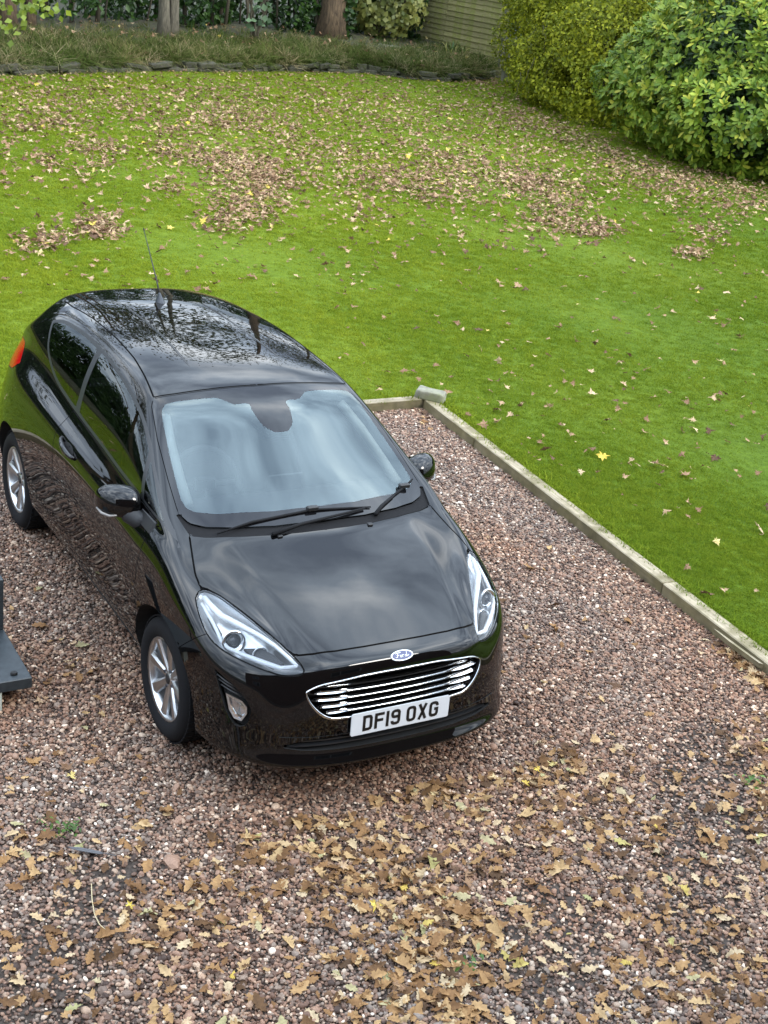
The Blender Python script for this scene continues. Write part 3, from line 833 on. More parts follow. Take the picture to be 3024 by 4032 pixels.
def tree(name, label, base, h, trunks, crown_r, crown_z, bark, leafm, nleaf, seed, leaf=.26, bare=.5, group=None):
    """trunks: list of (dx,dy,r,lean_x,lean_y)"""
    T = thing(name, label, 'tree', base, group)
    q = random.Random(seed); r = np.random.default_rng(seed)
    parts = []; tips = []
    for (dx, dy, rr, lx, ly) in trunks:
        top = (dx+lx*h, dy+ly*h, h*.72)
        v, f = limb((dx, dy, -.2), top, rr*1.05, rr*.35, 14, 14, .02, seed)
        V = np.array(v); fl = np.clip(1-V[:, 2]/.7, 0, 1)**2*.5    # root flare
        c = np.array([dx, dy]); V[:, :2] = c+(V[:, :2]-c)*(1+fl[:, None]); a = np.arctan2(V[:, 1]-dy, V[:, 0]-dx)
        V[:, :2] = c+(V[:, :2]-c)*(1+.06*np.sin(a*5+V[:, 2]*.8))[:, None]
        parts.append((V.tolist(), f))
        for k in range(15):
            t = q.uniform(.30, 1); p = Vector((dx+lx*h*t, dy+ly*h*t, h*.72*t)); a = q.uniform(0, 6.283); L = crown_r*q.uniform(.6, 1.05)*(1.15-.5*t)
            e = p+Vector((math.cos(a)*L, math.sin(a)*L, L*q.uniform(.35, .9)))
            parts.append(limb(p, e, rr*.34*(1.1-t*.7), rr*.05, 6, 7, .35, seed*31+k)); tips.append(e)
            for j in range(4):
                u = q.uniform(.4, .95); b0 = p.lerp(e, u); a2 = q.uniform(0, 6.283); l2 = L*q.uniform(.25, .5)
                e2 = b0+Vector((math.cos(a2)*l2, math.sin(a2)*l2, l2*q.uniform(.1, .9)))
                parts.append(limb(b0, e2, rr*.08, rr*.015, 4, 5, .4, seed*77+k*9+j)); tips.append(e2)
                for jj in range(3):
                    b1 = b0.lerp(e2, q.uniform(.3, .9)); a3 = q.uniform(0, 6.283); l3 = l2*q.uniform(.3, .6)
                    parts.append(limb(b1, b1+Vector((math.cos(a3)*l3, math.sin(a3)*l3, l3*q.uniform(-.3, .8))), rr*.03, rr*.008, 3, 3, .4, seed*91+k*50+j*7+jj))
    obj('trunk', merge(*parts), bark, T, smooth=True)
    tp = np.array(tips); C = tp[r.integers(0, len(tp)//2, nleaf)*2 % len(tp)]+r.normal(0, crown_r*.13, (nleaf, 3))
    V, F = leaf_cloud(C, r.uniform(.6, 1.2, nleaf)*leaf, None, .65, r=r)
    o = bpy.data.objects.new('crown', mesh_np('crown', V, F, leafm)); link(o, T); o['kind'] = 'stuff'
    return T
# the two trunks in view and their crowns overhead (they show in the car's roof)
G1 = ground(660, 150, .5); G2 = ground(1300, 158, .52)
tree('tree', 'pale grey twin-stemmed tree standing on the grass bank', tuple(G1), 15, [(-.10, 0, .125, -.012, 0), (.13, .05, .115, .015, .01)], 4.6, 9, M_BARK_G, M_TREE, 3000, 3)
tree('tree', 'thick brown tree trunk with cracked bark on the bank left of the fence', tuple(G2), 19, [(0, 0, .32, .004, .004)], 6.0, 12, M_BARK_B, M_TREE, 3600, 8)
tree('tree', 'dark slim tree behind the hedge at the far left', tuple(ground(30, 90, .62)), 14, [(0, 0, .17, 0, 0), (.55, .2, .10, .02, 0)], 4.4, 9, M_BARK_B, M_TREE, 3000, 21)
# neighbours just out of frame, on the same bank
tree('tree', 'broad tree on the bank outside the left edge of the picture', (-3.5, 24.5, .6), 17, [(0, 0, .3, 0, 0)], 5.5, 10, M_BARK_B, M_TREE, 4200, 14)
tree('tree', 'broad tree on the bank far outside the left edge of the picture', (-13, 21, .6), 15, [(0, 0, .3, 0, 0)], 5.5, 9, M_BARK_B, M_TREE, 4200, 15)
tree('tree', 'tall tree behind the fence panel', (22.0, 33, .3), 18, [(0, 0, .3, 0, 0)], 6, 11, M_BARK_B, M_TREE, 3600, 16)

# small sapling with round pale leaves
sap = thing('sapling', 'slender sapling with round pale green leaves between the two trunks', 'sapling', tuple(ground(1000, 165, .5)))
sq = random.Random(12); st = []; tipsl = []
for k in range(5):
    e = (sq.uniform(-.55, .55), sq.uniform(-.3, .3), sq.uniform(1.6, 3.0)); st.append(limb((sq.uniform(-.1, .1), 0, -.05), e, .028, .008, 6, 8, .2, 50+k))
    for j in range(16): tipsl.append(np.array(e)*sq.uniform(.15, 1)+np.array([sq.uniform(-.28, .28), sq.uniform(-.2, .2), sq.uniform(-.15, .15)]))
obj('stem', merge(*st), M_TWIG, sap, smooth=True)
V, F = leaf_cloud(np.array(tipsl), rng.uniform(.12, .2, len(tipsl)), np.tile([-.45, -.8, .4], (len(tipsl), 1)), .9, .7)
o = bpy.data.objects.new('foliage', mesh_np('foliage', V, F, M_PALE)); link(o, sap); o['kind'] = 'stuff'

# hedge behind the bank
def hedge():
    H = thing('hedge', 'dark green hedge and undergrowth along the back of the bank', 'hedge', (10, 28, .6))
    lv = []; stems = []
    q = np.random.default_rng(4); qq = random.Random(4)
    n = 120000
    s = q.uniform(_ws[0], _ws[-1], n); d = 3.6+np.abs(q.normal(0, .75, n))+.5*np.sin(s*1.7)+.3*np.sin(s*4.1)
    z = q.uniform(.45, 5.2, n)
    x_here = np.interp(s, _ws, WP[:, 0])
    lump = np.sin(s*2.3+z*1.9)+np.sin(s*5.1-z*2.7)*.8+np.sin(s*.9+2)*.6
    keep = lump > np.where(x_here < 9.5, np.where(z < 1.5, -.75, -1.2), -1.6)
    keep &= ~((x_here < 9.3) & (z < .95) & (q.random(n) < .8))
    s, d, z = s[keep], d[keep], z[keep]
    P = np.stack([np.interp(s, _ws, WP[:, 0]), np.interp(s, _ws, WP[:, 1])], 1)+BD*d[:, None]
    C = np.c_[P, z]-np.array([10, 28, .6])
    V, F = leaf_cloud(C, q.uniform(.09, .24, len(C)), np.tile([-.3, -.75, .5], (len(C), 1)), .6, 1.0, r=q)
    o = bpy.data.objects.new('foliage', mesh_np('foliage', V, F, M_HEDGE)); link(o, H); o['kind'] = 'stuff'
    for k in range(150):
        s_ = qq.uniform(_ws[1], _ws[-1]); p = wall_at(s_)+BD*qq.uniform(3.4, 5.2)
        stems.append(limb((p[0]-10, p[1]-28, -.2), (p[0]-10+qq.uniform(-.4, .4), p[1]-28+qq.uniform(-.3, .3), qq.uniform(2.2, 4.5)), qq.uniform(.02, .07), .01, 5, 5, .15, k))
    o = obj('branches', merge(*stems), M_TWIG, H, smooth=True); o['kind'] = 'stuff'
hedge()
def tall_hedge(A, B, label, n, zt, seed, cond=None):
    A, B = np.array(A, float), np.array(B, float); c0 = (A+B)/2; base = np.array([c0[0], c0[1], 0]); u = (B-A)/np.linalg.norm(B-A); nn = np.array([u[1], -u[0]])
    H = thing('hedge', label, 'hedge', tuple(base))
    q = np.random.default_rng(seed); t = q.random(n); P = A*(1-t)[:, None]+B*t[:, None]
    if cond is not None: P = P[cond(topx(np.c_[P, np.full(n, 1.5)])[:, 0])]; n = len(P)
    z = q.uniform(.1, zt, n); lump = .35*np.sin(P[:, 0]*1.9+z+P[:, 1])+.3*np.sin(P[:, 1]*2.7-z*1.6)
    P = P+nn*(lump+q.normal(0, .22, n))[:, None]
    V, F = leaf_cloud(np.c_[P, z]-base, q.uniform(.18, .4, n), np.tile([nn[0], nn[1], .5], (n, 1)), .6, .8, r=q)
    o = bpy.data.objects.new('foliage', mesh_np('foliage', V, F, M_HEDGE)); link(o, H); o['kind'] = 'stuff'
    qq = random.Random(seed); st = []
    for k in range(30):
        t = qq.random()*.8; p = A+(B-A)*t-c0; p = Vector((p[0], p[1], -.1)); st.append(limb(p, p+Vector((qq.uniform(-.4, .4), qq.uniform(-.4, .4), zt*qq.uniform(.6, .9))), .09, .02, 6, 5, .1, k))
    o = obj('branches', merge(*st), M_TWIG, H, smooth=True); o['kind'] = 'stuff'
tall_hedge((-36, 15.5), (1, 26), 'tall dark boundary hedge beyond the left edge of the picture, mirrored in the car windows', 34000, 4.8, 9, lambda x: x < -150)
tall_hedge((23.5, 31), (24.5, 4), 'dark boundary hedge showing in the gaps behind the big laurel bush', 24000, 5.0, 10)
# pale rendered wall glimpsed through the hedge
pw = obj('boundary_wall', merge(box(-5, 5, -.1, .1, -.3, 2.6, .02), box(-5.05, 5.05, -.14, .14, 2.6, 2.7, .02)), plain('pale_render', (.62, .60, .66), .9))
pw.location = (5.2, 32.6, .3); pw.rotation_euler = (0, 0, R(22)); tag(pw, 'pale rendered wall glimpsed in patches through the hedge at the far left', 'wall')

# yellow-green shrub left of the fence
g = ground(1500, 150, .6)
sh = thing('shrub', 'shrub with large yellow-green lobed leaves left of the fence', 'shrub', tuple(g))
P, D = ellip_shell(1900, (0, 0, .95), (1.1, .8, 1.15), .5, lump=.2, zmin=.1)
V, F = leaf_cloud(P, rng.uniform(.10, .2, len(P)), D+np.array([-.3, -.6, .2]), .85, .6)
o = bpy.data.objects.new('foliage', mesh_np('foliage', V, F, M_IVY)); link(o, sh); o['kind'] = 'stuff'
obj('stem', merge(*[limb((random.uniform(-.2, .2), 0, -.1), (random.uniform(-.8, .8), random.uniform(-.4, .4), random.uniform(.8, 1.9)), .03, .008, 5, 5, .2, k) for k in range(9)]), M_TWIG, sh, smooth=True)

# strap-leaved clump by the fence
g = ground(1790, 262, .2)
cl = thing('iris_clump', 'clump of strap-shaped green and yellowing leaves beside the fence', 'plant', tuple(g))
m_strap = mat_leaf('strap_leaf', [(0, (.04, .09, .015)), (.7, (.09, .15, .03)), (1, (.38, .33, .10))], island=False)
for k in range(26):
    h = random.uniform(.35, .62); a = random.uniform(0, 6.28); l = random.uniform(.1, .45); w = .016
    c, s = math.cos(a), math.sin(a); v = []; f = []
    for j in range(6):
        t = j/5; r_ = l*t*t; zz = h*math.sin(t*1.9)/math.sin(1.9) if t < .9 else h*.97*math.sin(t*1.9)/math.sin(1.9); ww = w*(1-t**3)
        v += [(c*r_-s*ww, s*r_+c*ww, zz), (c*r_+s*ww, s*r_-c*ww, zz)]
    for j in range(5): f.append((2*j, 2*j+1, 2*j+3, 2*j+2))
    obj('leaf', (v, f), m_strap, cl, smooth=True, loc=(random.uniform(-.35, .35), random.uniform(-.12, .12), 0))

# privet hedge with yellow-green leaves between fence and big bush
def privet():
    H = thing('hedge', 'loose yellow-green small-leaved hedge between the fence and the big bush', 'hedge', (17, 20.5, .07))
    L = [((17.05, 19.2, 1.25), (1.6, 2.1, 1.7), 24000, .10), ((17.0, 21.2, .9), (1.1, 1.2, 1.0), 7000, .08), ((17.75, 21.5, 1.8), (1.6, 1.7, 1.85), 15000, .2), ((18.4, 23.6, 2.6), (1.35, 1.8, 1.2), 9000, .2), ((17.5, 20, 3.2), (1.9, 2.8, 1.5), 10000, None), ((18.35, 23.9, 1.25), (.8, 1.5, 1.3), 7500, .12)]
    Vs, Fs, n = [], [], 0
    for (c, rad, k, zm) in L:
        P, D = ellip_shell(k, c, rad, .35, zmin=zm, lump=.16, seed=c[0])
        w = np.sin(P[:, 0]*3+P[:, 2]*2.2)+np.sin(P[:, 1]*4.3-P[:, 2]*3)+np.sin(P[:, 2]*5+P[:, 0]*2)
        m = w > -1.25; P, D = P[m], D[m]
        V, F = leaf_cloud(P-np.array([17, 20.5, .07]), rng.uniform(.055, .12, len(P)), D+np.array([-.2, -.3, .25]), .62, .9)
        Vs.append(V); Fs.append(F+n); n += len(V)
    o = bpy.data.objects.new('foliage', mesh_np('foliage', np.vstack(Vs), np.vstack(Fs), M_PRIVET)); link(o, H); o['kind'] = 'stuff'
    q = random.Random(8); st = []
    for k in range(60):
        x, y = q.uniform(-.2, 1.6), q.uniform(-2.2, 1.6)
        st.append(limb((x*.7, y*.8, -.1), (x+q.uniform(-.5, .5), y+q.uniform(-.5, .5), q.uniform(1, 3.2)), q.uniform(.012, .04), .006, 5, 6, .3, 200+k))
    for k in range(14):   # thin drooping twigs on the face
        x, y = q.uniform(-1.3, -.6), q.uniform(-2.2, .4); z = q.uniform(.6, 2.2)
        st.append(limb((x, y, z), (x-q.uniform(0, .4), y-q.uniform(0, .4), z-q.uniform(.2, .7)), .008, .003, 4, 5, .5, 300+k))
    o = obj('branches', merge(*st), M_TWIG, H, smooth=True); o['kind'] = 'stuff'
privet()

# big glossy laurel: rosettes of long leaves
def laurel_leaf_pts(l, w, curl):
    """leaf along +X, face +Z; 2 x 4 quads folded along the midrib"""
    ts = [0, .22, .48, .76, 1.0]; ws = [.05, .66, .98, .88, .10]
    V = []
    for t, k in zip(ts, ws):
        z = -curl*l*t*t
        V += [(t*l, -w*k/2, z+.10*w*k), (t*l, 0, z), (t*l, w*k/2, z+.10*w*k)]
    F = []
    for i in range(4):
        a = 3*i; F += [(a, a+3, a+4, a+1), (a+1, a+4, a+5, a+2)]
    return np.array(V), np.array(F)
def laurel():
    base = np.array([17.2, 15.4, .07])
    B = thing('laurel_bush', 'large rounded glossy green laurel bush at the right of the lawn', 'bush', tuple(base))
    lobes = [((17.3, 14.8, 1.6), (2.8, 3.0, 2.1), 2900), ((16.2, 13.8, 1.1), (1.9, 1.7, 1.1), 1050), ((16.3, 16.2, 1.25), (1.7, 1.6, 1.25), 950), ((17.7, 12.7, 1.5), (2.5, 2.0, 1.6), 1450), ((18.2, 15.3, 3.2), (2.5, 2.8, 2.0), 1900)]
    P, D = [], []
    for (c, rad, k) in lobes:
        p, d = ellip_shell(k, c, rad, .10, zmin=.12, lump=.06, seed=c[1]); P.append(p); D.append(d)
    P = np.vstack(P); D = np.vstack(D)
    # drop what lies deep inside another lobe
    inside = np.zeros(len(P), bool)
    for (c, rad, k) in lobes: inside |= (((P-np.array(c))/np.array(rad))**2).sum(1) < .58
    tocam = unit(CAML-P); face = (D*tocam).sum(1)
    keep = ~inside & (face > -.35); P, D, face = P[keep], D[keep], face[keep]
    w = np.sin(P[:, 0]*4+P[:, 2]*3)+np.sin(P[:, 1]*4.7-P[:, 2]*3.6)+np.sin(P[:, 2]*6.1+P[:, 1]*2); keep = w > -2.4
    P, D = P[keep], D[keep]
    L0, F0 = laurel_leaf_pts(1, .43, .18)
    mats = []
    for c, d in zip(P, D):
        d = unit(d*1.0+np.array([-.1, -.15, .38])+rng.normal(0, .16, 3))
        a = unit(np.cross(d, [0.3, .2, 1.0])); b = np.cross(d, a)
        nl = rng.integers(6, 10); ph = rng.uniform(0, 6.28)
        for k in range(nl):
            an = ph+k*2.399; el = rng.uniform(.15, 1.05)
            x = unit((a*math.cos(an)+b*math.sin(an))*math.cos(el)+d*math.sin(el)); up = unit(d-x*(d@x)); y = np.cross(up, x)
            s = rng.uniform(.095, .165)
            mats.append((c-d*.03*(k % 3)+x*.02, x, y, up, s))
    q = topx(np.array([m[0] for m in mats])); dist = np.linalg.norm(np.array([m[0] for m in mats])-CAML, axis=1)
    vis = (q[:, 0] < 3000) & (q[:, 1] > 20)
    score = np.where(vis, np.array([m[4] for m in mats])/dist*1.0, 0)
    # the 300 that show largest are single leaves
    fr_ = np.array([((CAML-m[0])/np.linalg.norm(CAML-m[0])) @ m[3] for m in mats]); score *= np.clip(fr_, .05, 1)
    big = set(np.argsort(-score)[:300].tolist())
    lm = mesh('leaf', (L0, F0), M_LAUREL1, smooth=True)
    VV, FF, n = [], [], 0
    for i, (c, x, y, up, s) in enumerate(mats):
        if i in big:
            o = bpy.data.objects.new('leaf', lm); link(o, B)
            Mx = Matrix(((x[0]*s, y[0]*s, up[0]*s, c[0]-base[0]), (x[1]*s, y[1]*s, up[1]*s, c[1]-base[1]), (x[2]*s, y[2]*s, up[2]*s, c[2]-base[2]), (0, 0, 0, 1)))
            o.matrix_local = Mx
        else:
            VV.append((L0[:, :1]*x+L0[:, 1:2]*y+L0[:, 2:]*up)*s+c-base); FF.append(F0+n); n += len(L0)
    o = bpy.data.objects.new('foliage', mesh_np('foliage', np.vstack(VV), np.vstack(FF), M_LAUREL, True)); link(o, B); o['kind'] = 'stuff'
    st = []; qq = random.Random(6)
    for k in range(70):
        a, el = qq.uniform(2.2, 5.5), qq.uniform(.15, 1.3); L = qq.uniform(1.4, 2.6)
        st.append(limb((qq.uniform(-.5, 1.2), qq.uniform(-.8, .8), -.1), (.6+math.cos(a)*math.cos(el)*L, math.sin(a)*math.cos(el)*L, .3+math.sin(el)*L*1.2), .035, .01, 5, 5, .25, 500+k))
    o = obj('branches', merge(*st), M_TWIG, B, smooth=True); o['kind'] = 'stuff'
    # inner leaves in a darker colour, painting the shade deep in the bush
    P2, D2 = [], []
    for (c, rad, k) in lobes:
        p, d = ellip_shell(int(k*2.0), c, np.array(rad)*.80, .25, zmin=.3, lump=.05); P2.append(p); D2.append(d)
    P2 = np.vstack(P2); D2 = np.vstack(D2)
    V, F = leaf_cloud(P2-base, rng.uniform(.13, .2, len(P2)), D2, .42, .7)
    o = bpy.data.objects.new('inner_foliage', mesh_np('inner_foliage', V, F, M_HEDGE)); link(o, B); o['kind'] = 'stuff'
laurel()

# overhanging sprigs of a near tree at the top left edge
br = thing('overhanging_branch', 'sprigs of bright green leaves hanging into the top left corner', 'branch', (3.4, 19.5, 2.2))
tw = []; C = []
for (u, v, dist) in ((190, 40, 0), (150, 15, 0), (90, 10, 0), (10, 100, 0), (30, 60, 0)):
    d = np.array([(u-1512)/FPX, -(v-2016)/FPX, -1.]) @ CR.T; p = CAML+d*24.0
    q = p+np.array([-.3, .1, 1.4]); tw.append(limb(q-np.array([3.4, 19.5, 2.2]), p-np.array([3.4, 19.5, 2.2]), .012, .004, 5, 5, .2, int(u)))
    for k in range(16): C.append(p-np.array([3.4, 19.5, 2.2])+rng.normal(0, 1, 3)*np.array([.16, .16, .14]))
obj('twig', merge(*tw), M_TWIG, br, smooth=True)
V, F = leaf_cloud(np.array(C), rng.uniform(.10, .17, len(C)), np.tile([-.45, -.8, .35], (len(C), 1)), .8, .6)
o = bpy.data.objects.new('foliage', mesh_np('foliage', V, F, M_LIME)); link(o, br); o['kind'] = 'stuff'
# ------------------------------------------------------------------ the car
CAR = thing('car', 'glossy black three-door hatchback parked on the gravel drive', 'car', (0, 1.25, 0))
CO = Vector((0, 1.25, 0))
def carpart(name, vf, mat, parent=None, smooth=False, normals=None, label=None):
    """vertices are given in the car's own frame (front axle at the origin)"""
    off = np.array(CO)
    v = np.asarray(vf[0], float)
    if parent is None or parent is CAR:
        o = obj(name, (v-off, vf[1]), mat, CAR, smooth, normals)
    else:
        o = obj(name, (v-off, vf[1]), mat, parent, smooth, normals)
    if label: o['label'] = label
    return o
M_PAINT = NT('black_paint'); M_PAINT.set(Base_Color=(.0022, .0022, .0026), Roughness=.03)
_o = M_PAINT.coord('Object'); M_PAINT.color(M_PAINT.ramp(M_PAINT.noise(_o, 2.2, 6, .7), [(.45, (.0014, .0014, .0016)), (.8, (.0032, .003, .0028))])); M_PAINT.l(M_PAINT.ramp(M_PAINT.noise(_o, 3.1, 5, .7), [(.4, (.015, .015, .015)), (.75, (.045, .045, .045))]), M_PAINT.b.inputs['Roughness']); M_PAINT.b.inputs['IOR'].default_value = 1.51; M_PAINT = M_PAINT.m
M_TRIM = plain('black_trim', (.010, .010, .011), .50)
M_TRIMG = plain('grey_black_trim', (.018, .019, .021), .40)
M_COWL = plain('cowl_plastic', (.008, .008, .009), .8, Specular_IOR_Level=.2)
M_PLASTIC = plain('dark_grey_plastic', (.014, .015, .017), .6)
M_DARK = plain('matt_black', (.004, .004, .004), .9)
M_CHROME = plain('chrome', (.60, .61, .62), .08, 1.0)
M_ALLOY = plain('silver_alloy', (.56, .57, .58), .30, 1.0)
M_ALLOYD = plain('dark_alloy', (.10, .10, .11), .5, .8)
M_RUBBER = plain('tyre_rubber', (.007, .007, .008), .85, Specular_IOR_Level=.2)
M_WS = clear_glass('windscreen_glass', (.70, .76, .74), (.84, .98, .99), 2.05)
M_SIDE = clear_glass('side_glass', (.38, .42, .40), (.95, 1, 1), 1.62)
M_LENS = clear_glass('lamp_lens', (.93, .95, .97), (1, 1, 1), 1.45)
M_FRIT = NT('black_glass_border'); M_FRIT.set(Base_Color=(.006, .006, .007), Roughness=.02); M_FRIT.b.inputs['IOR'].default_value = 1.5; M_FRIT = M_FRIT.m
M_RED = NT('red_lens'); M_RED.set(Base_Color=(.34, .002, .003), Roughness=.08, IOR=1.25); M_RED = M_RED.m
M_AMBER = plain('amber_lens', (.55, .16, .03), .1)
M_WHITE = plain('lamp_white', (.82, .84, .86), .25)
M_PLATE = plain('plate_white', (.60, .62, .64), .4)
M_INK = plain('plate_black', (.004, .004, .004), .4)
M_BLUE = plain('badge_blue', (.012, .028, .12), .2)
M_SEAT = plain('seat_cloth', (.020, .021, .024), .85)
M_DASH = plain('dash_plastic', (.035, .036, .04), .7)
M_LINER = plain('pale_headlining', (.42, .42, .41), .9)

V0, F0, C0 = build_cage(); V0, F0, C0 = mirror(V0, F0, C0)
CG = fit(V0, F0, C0, 2, 2)
SV, SF = subdivide(CG, F0, C0, 3)
SF = np.array(SF)
# smooth normals of the whole shell
def vnormals(V, Q):
    n = np.zeros_like(V); fn = np.cross(V[Q[:, 2]]-V[Q[:, 0]], V[Q[:, 3]]-V[Q[:, 1]])
    for k in range(4): np.add.at(n, Q[:, k], fn)
    return unit(n)
SN = vnormals(SV, SF)
BV = BVHTree.FromPolygons([tuple(p) for p in SV], [tuple(map(int, q)) for q in SF])
def on_front(x, z):
    h = BV.ray_cast(Vector((x, -3, z)), Vector((0, 1, 0))); return h[0], h[1]
def on_top(x, y):
    h = BV.ray_cast(Vector((x, y, 3)), Vector((0, 0, -1))); return h[0], h[1]
def on_side(y, z, s=-1):
    h = BV.ray_cast(Vector((s*3, y, z)), Vector((-s, 0, 0))); return h[0], h[1]
if SN[np.argmax(SV[:, 2])][2] < 0: SN = -SN; SF = SF[:, ::-1]
class SH: pass
S = SH(); S.V = SV.copy(); S.N = SN.copy(); S.T = np.vstack([SF[:, [0, 1, 2]], SF[:, [0, 2, 3]]]); S.L = np.zeros(len(S.T), int)
LAB = {'body': 0, 'gap': -1}
def sdf_poly(P, poly):
    """signed distance (negative inside) of 2D points to a closed polygon"""
    A = np.array(poly, float); B = np.roll(A, -1, 0); d = np.full(len(P), 1e9); ins = np.zeros(len(P), bool)
    for a, b in zip(A, B):
        e = b-a; w = P-a; t = np.clip((w @ e)/max(e @ e, 1e-12), 0, 1); q = w-t[:, None]*e; d = np.minimum(d, (q*q).sum(1))
        c = ((a[1] <= P[:, 1]) & (b[1] > P[:, 1])) | ((b[1] <= P[:, 1]) & (a[1] > P[:, 1]))
        with np.errstate(divide='ignore', invalid='ignore'):
            xi = a[0]+(P[:, 1]-a[1])/(b[1]-a[1])*(b[0]-a[0])
        ins ^= c & (P[:, 0] < xi)
    d = np.sqrt(d); return np.where(ins, -d, d)
def smooth_poly(poly, n=6):
    """closed Catmull-Rom through the points; a point given with a third value 1 is a sharp corner"""
    P = [np.array(p[:2], float) for p in poly]; sh = [len(p) > 2 for p in poly]; out = []; m = len(P)
    for i in range(m):
        p0, p1, p2, p3 = P[i-1], P[i], P[(i+1) % m], P[(i+2) % m]
        if sh[i]: p0 = p1-(p2-p1)
        if sh[(i+1) % m]: p3 = p2+(p2-p1)
        for k in range(n):
            t = k/n; out.append(.5*((2*p1)+(-p0+p2)*t+(2*p0-5*p1+4*p2-p3)*t*t+(-p0+3*p1-3*p2+p3)*t**3))
    return [tuple(q) for q in out]
def cut(fv, sel):
    fv = np.where(np.abs(fv) < 2.5e-4, 0, fv); s = np.sign(fv)[S.T]
    need = np.where(sel & (s.min(1) < 0) & (s.max(1) > 0))[0]
    if not len(need): return
    nv, nn, nt, nl = [], [], [], []; cache = {}; base = len(S.V)
    def mid(a, b):
        k = (min(a, b), max(a, b))
        if k not in cache:
            t = fv[k[0]]/(fv[k[0]]-fv[k[1]]); cache[k] = base+len(nv)
            nv.append(S.V[k[0]]*(1-t)+S.V[k[1]]*t); q = S.N[k[0]]*(1-t)+S.N[k[1]]*t; nn.append(q/np.linalg.norm(q))
        return cache[k]
    for i in need:
        tri = S.T[i]; neg, pos = [], []
        for a, b in zip(tri, np.roll(tri, -1)):
            if fv[a] <= 0: neg.append(a)
            if fv[a] >= 0: pos.append(a)
            if fv[a]*fv[b] < 0:
                m = mid(a, b); neg.append(m); pos.append(m)
        for pl in (neg, pos):
            for k in range(1, len(pl)-1): nt.append((pl[0], pl[k], pl[k+1])); nl.append(S.L[i])
    keep = np.ones(len(S.T), bool); keep[need] = False
    S.V = np.vstack([S.V, nv]); S.N = np.vstack([S.N, nn]); S.T = np.vstack([S.T[keep], np.array(nt)]); S.L = np.r_[S.L[keep], nl]
def region(name, fn, where, gap=0., source=('body',)):
    """label the part of the shell where fn<0; a real open joint of the given width is left round it"""
    LAB.setdefault(name, len(LAB)); src = [LAB[s] for s in source]
    for off in ((-gap/2, gap/2) if gap else (0.,)):
        sel = where(S.V)[S.T].all(1) & np.isin(S.L, src); cut(fn(S.V)-off, sel)
    sel = where(S.V)[S.T].any(1) & np.isin(S.L, src)
    f = fn(S.V[S.T].mean(1))
    w = where(S.V[S.T].mean(1))
    S.L[sel & w & (f < -gap/2)] = LAB[name]
    if gap: S.L[sel & w & (np.abs(f) <= gap/2)] = -1
def take(name, pred=None, flange=.014, offset=0.):
    """mesh of one labelled part, with a turned-in edge"""
    m = S.L == LAB[name]
    if pred is not None: m &= pred(S.V[S.T].mean(1))
    T = S.T[m]; u, inv = np.unique(T, return_inverse=True); T = inv.reshape(-1, 3); V = S.V[u]+S.N[u]*offset; N = S.N[u]
    E = {}
    for t in T:
        for a, b in zip(t, np.roll(t, -1)): E.setdefault((min(a, b), max(a, b)), []).append((a, b))
    F = [tuple(t) for t in T]; VV, NN = list(V), list(N); mp = {}
    if flange:
        for k, e in E.items():
            if len(e) == 1:
                a, b = e[0]
                o_ = np.cross(V[b]-V[a], N[a]); o_ = o_/max(np.linalg.norm(o_), 1e-9); n = len(VV)
                VV += [V[a], V[b], V[b]-N[b]*flange, V[a]-N[a]*flange]; NN += [o_]*4
                F.append((n+1, n, n+3, n+2))
    return (np.array(VV), F), np.array(NN)
AX = lambda V: np.abs(V[:, 0])
def P2(V, ax):
    return np.stack([AX(V) if 'x' == c else V[:, 'xyz'.index(c)] for c in ax], 1)

# --- outlines, in the car's frame, half car
HL_IN = [(.724, -.17, .859), (.687, -.23, .868), (.657, -.288, .856), (.629, -.346, .84), (.602, -.402, .824), (.575, -.459, .806), (.549, -.513, .789), (.522, -.565, .768), (.497, -.616, .745), (.473, -.666, .721), (.457, -.706, .69)]
HL_OUT = [(.763, -.188, .832), (.778, -.247, .807), (.786, -.304, .784), (.786, -.358, .759), (.775, -.406, .735), (.754, -.451, .717), (.727, -.496, .706), (.698, -.54, .70), (.665, -.578, .691), (.630, -.613, .68), (.593, -.646, .673), (.554, -.677, .666), (.50, -.698, .662), (.466, -.712, .672)]
hn = Vector((.50, -.52, .69)).normalized(); hu = Vector((.72, .62, -.05)); hu = (hu-hn*hu.dot(hn)).normalized(); hv = hn.cross(hu)
HB = np.array([hu, hv])
def hl2(V):
    W = V.copy(); W[:, 0] = np.abs(W[:, 0]); return W @ HB.T
hl_poly = smooth_poly([tuple(HB @ np.array(p)) for p in HL_IN+HL_OUT[::-1]], 4)
f_hl = lambda V: sdf_poly(hl2(V), hl_poly)
w_hl = lambda V: (AX(V) > .36) & (V[:, 1] < .0) & (V[:, 2] > .60) & (V[:, 2] < .93)
region('lamp', f_hl, w_hl, .007)
# wheel arches
for y0, nm in ((0., 'arch_front'), (2.493, 'arch_rear')):
    fa_ = lambda V, y0=y0: np.sqrt((V[:, 1]-y0)**2+(V[:, 2]-.30)**2)-.375
    region(nm, fa_, lambda V, y0=y0: (AX(V) > .55) & (np.abs(V[:, 1]-y0) < .48) & (V[:, 2] < .78))
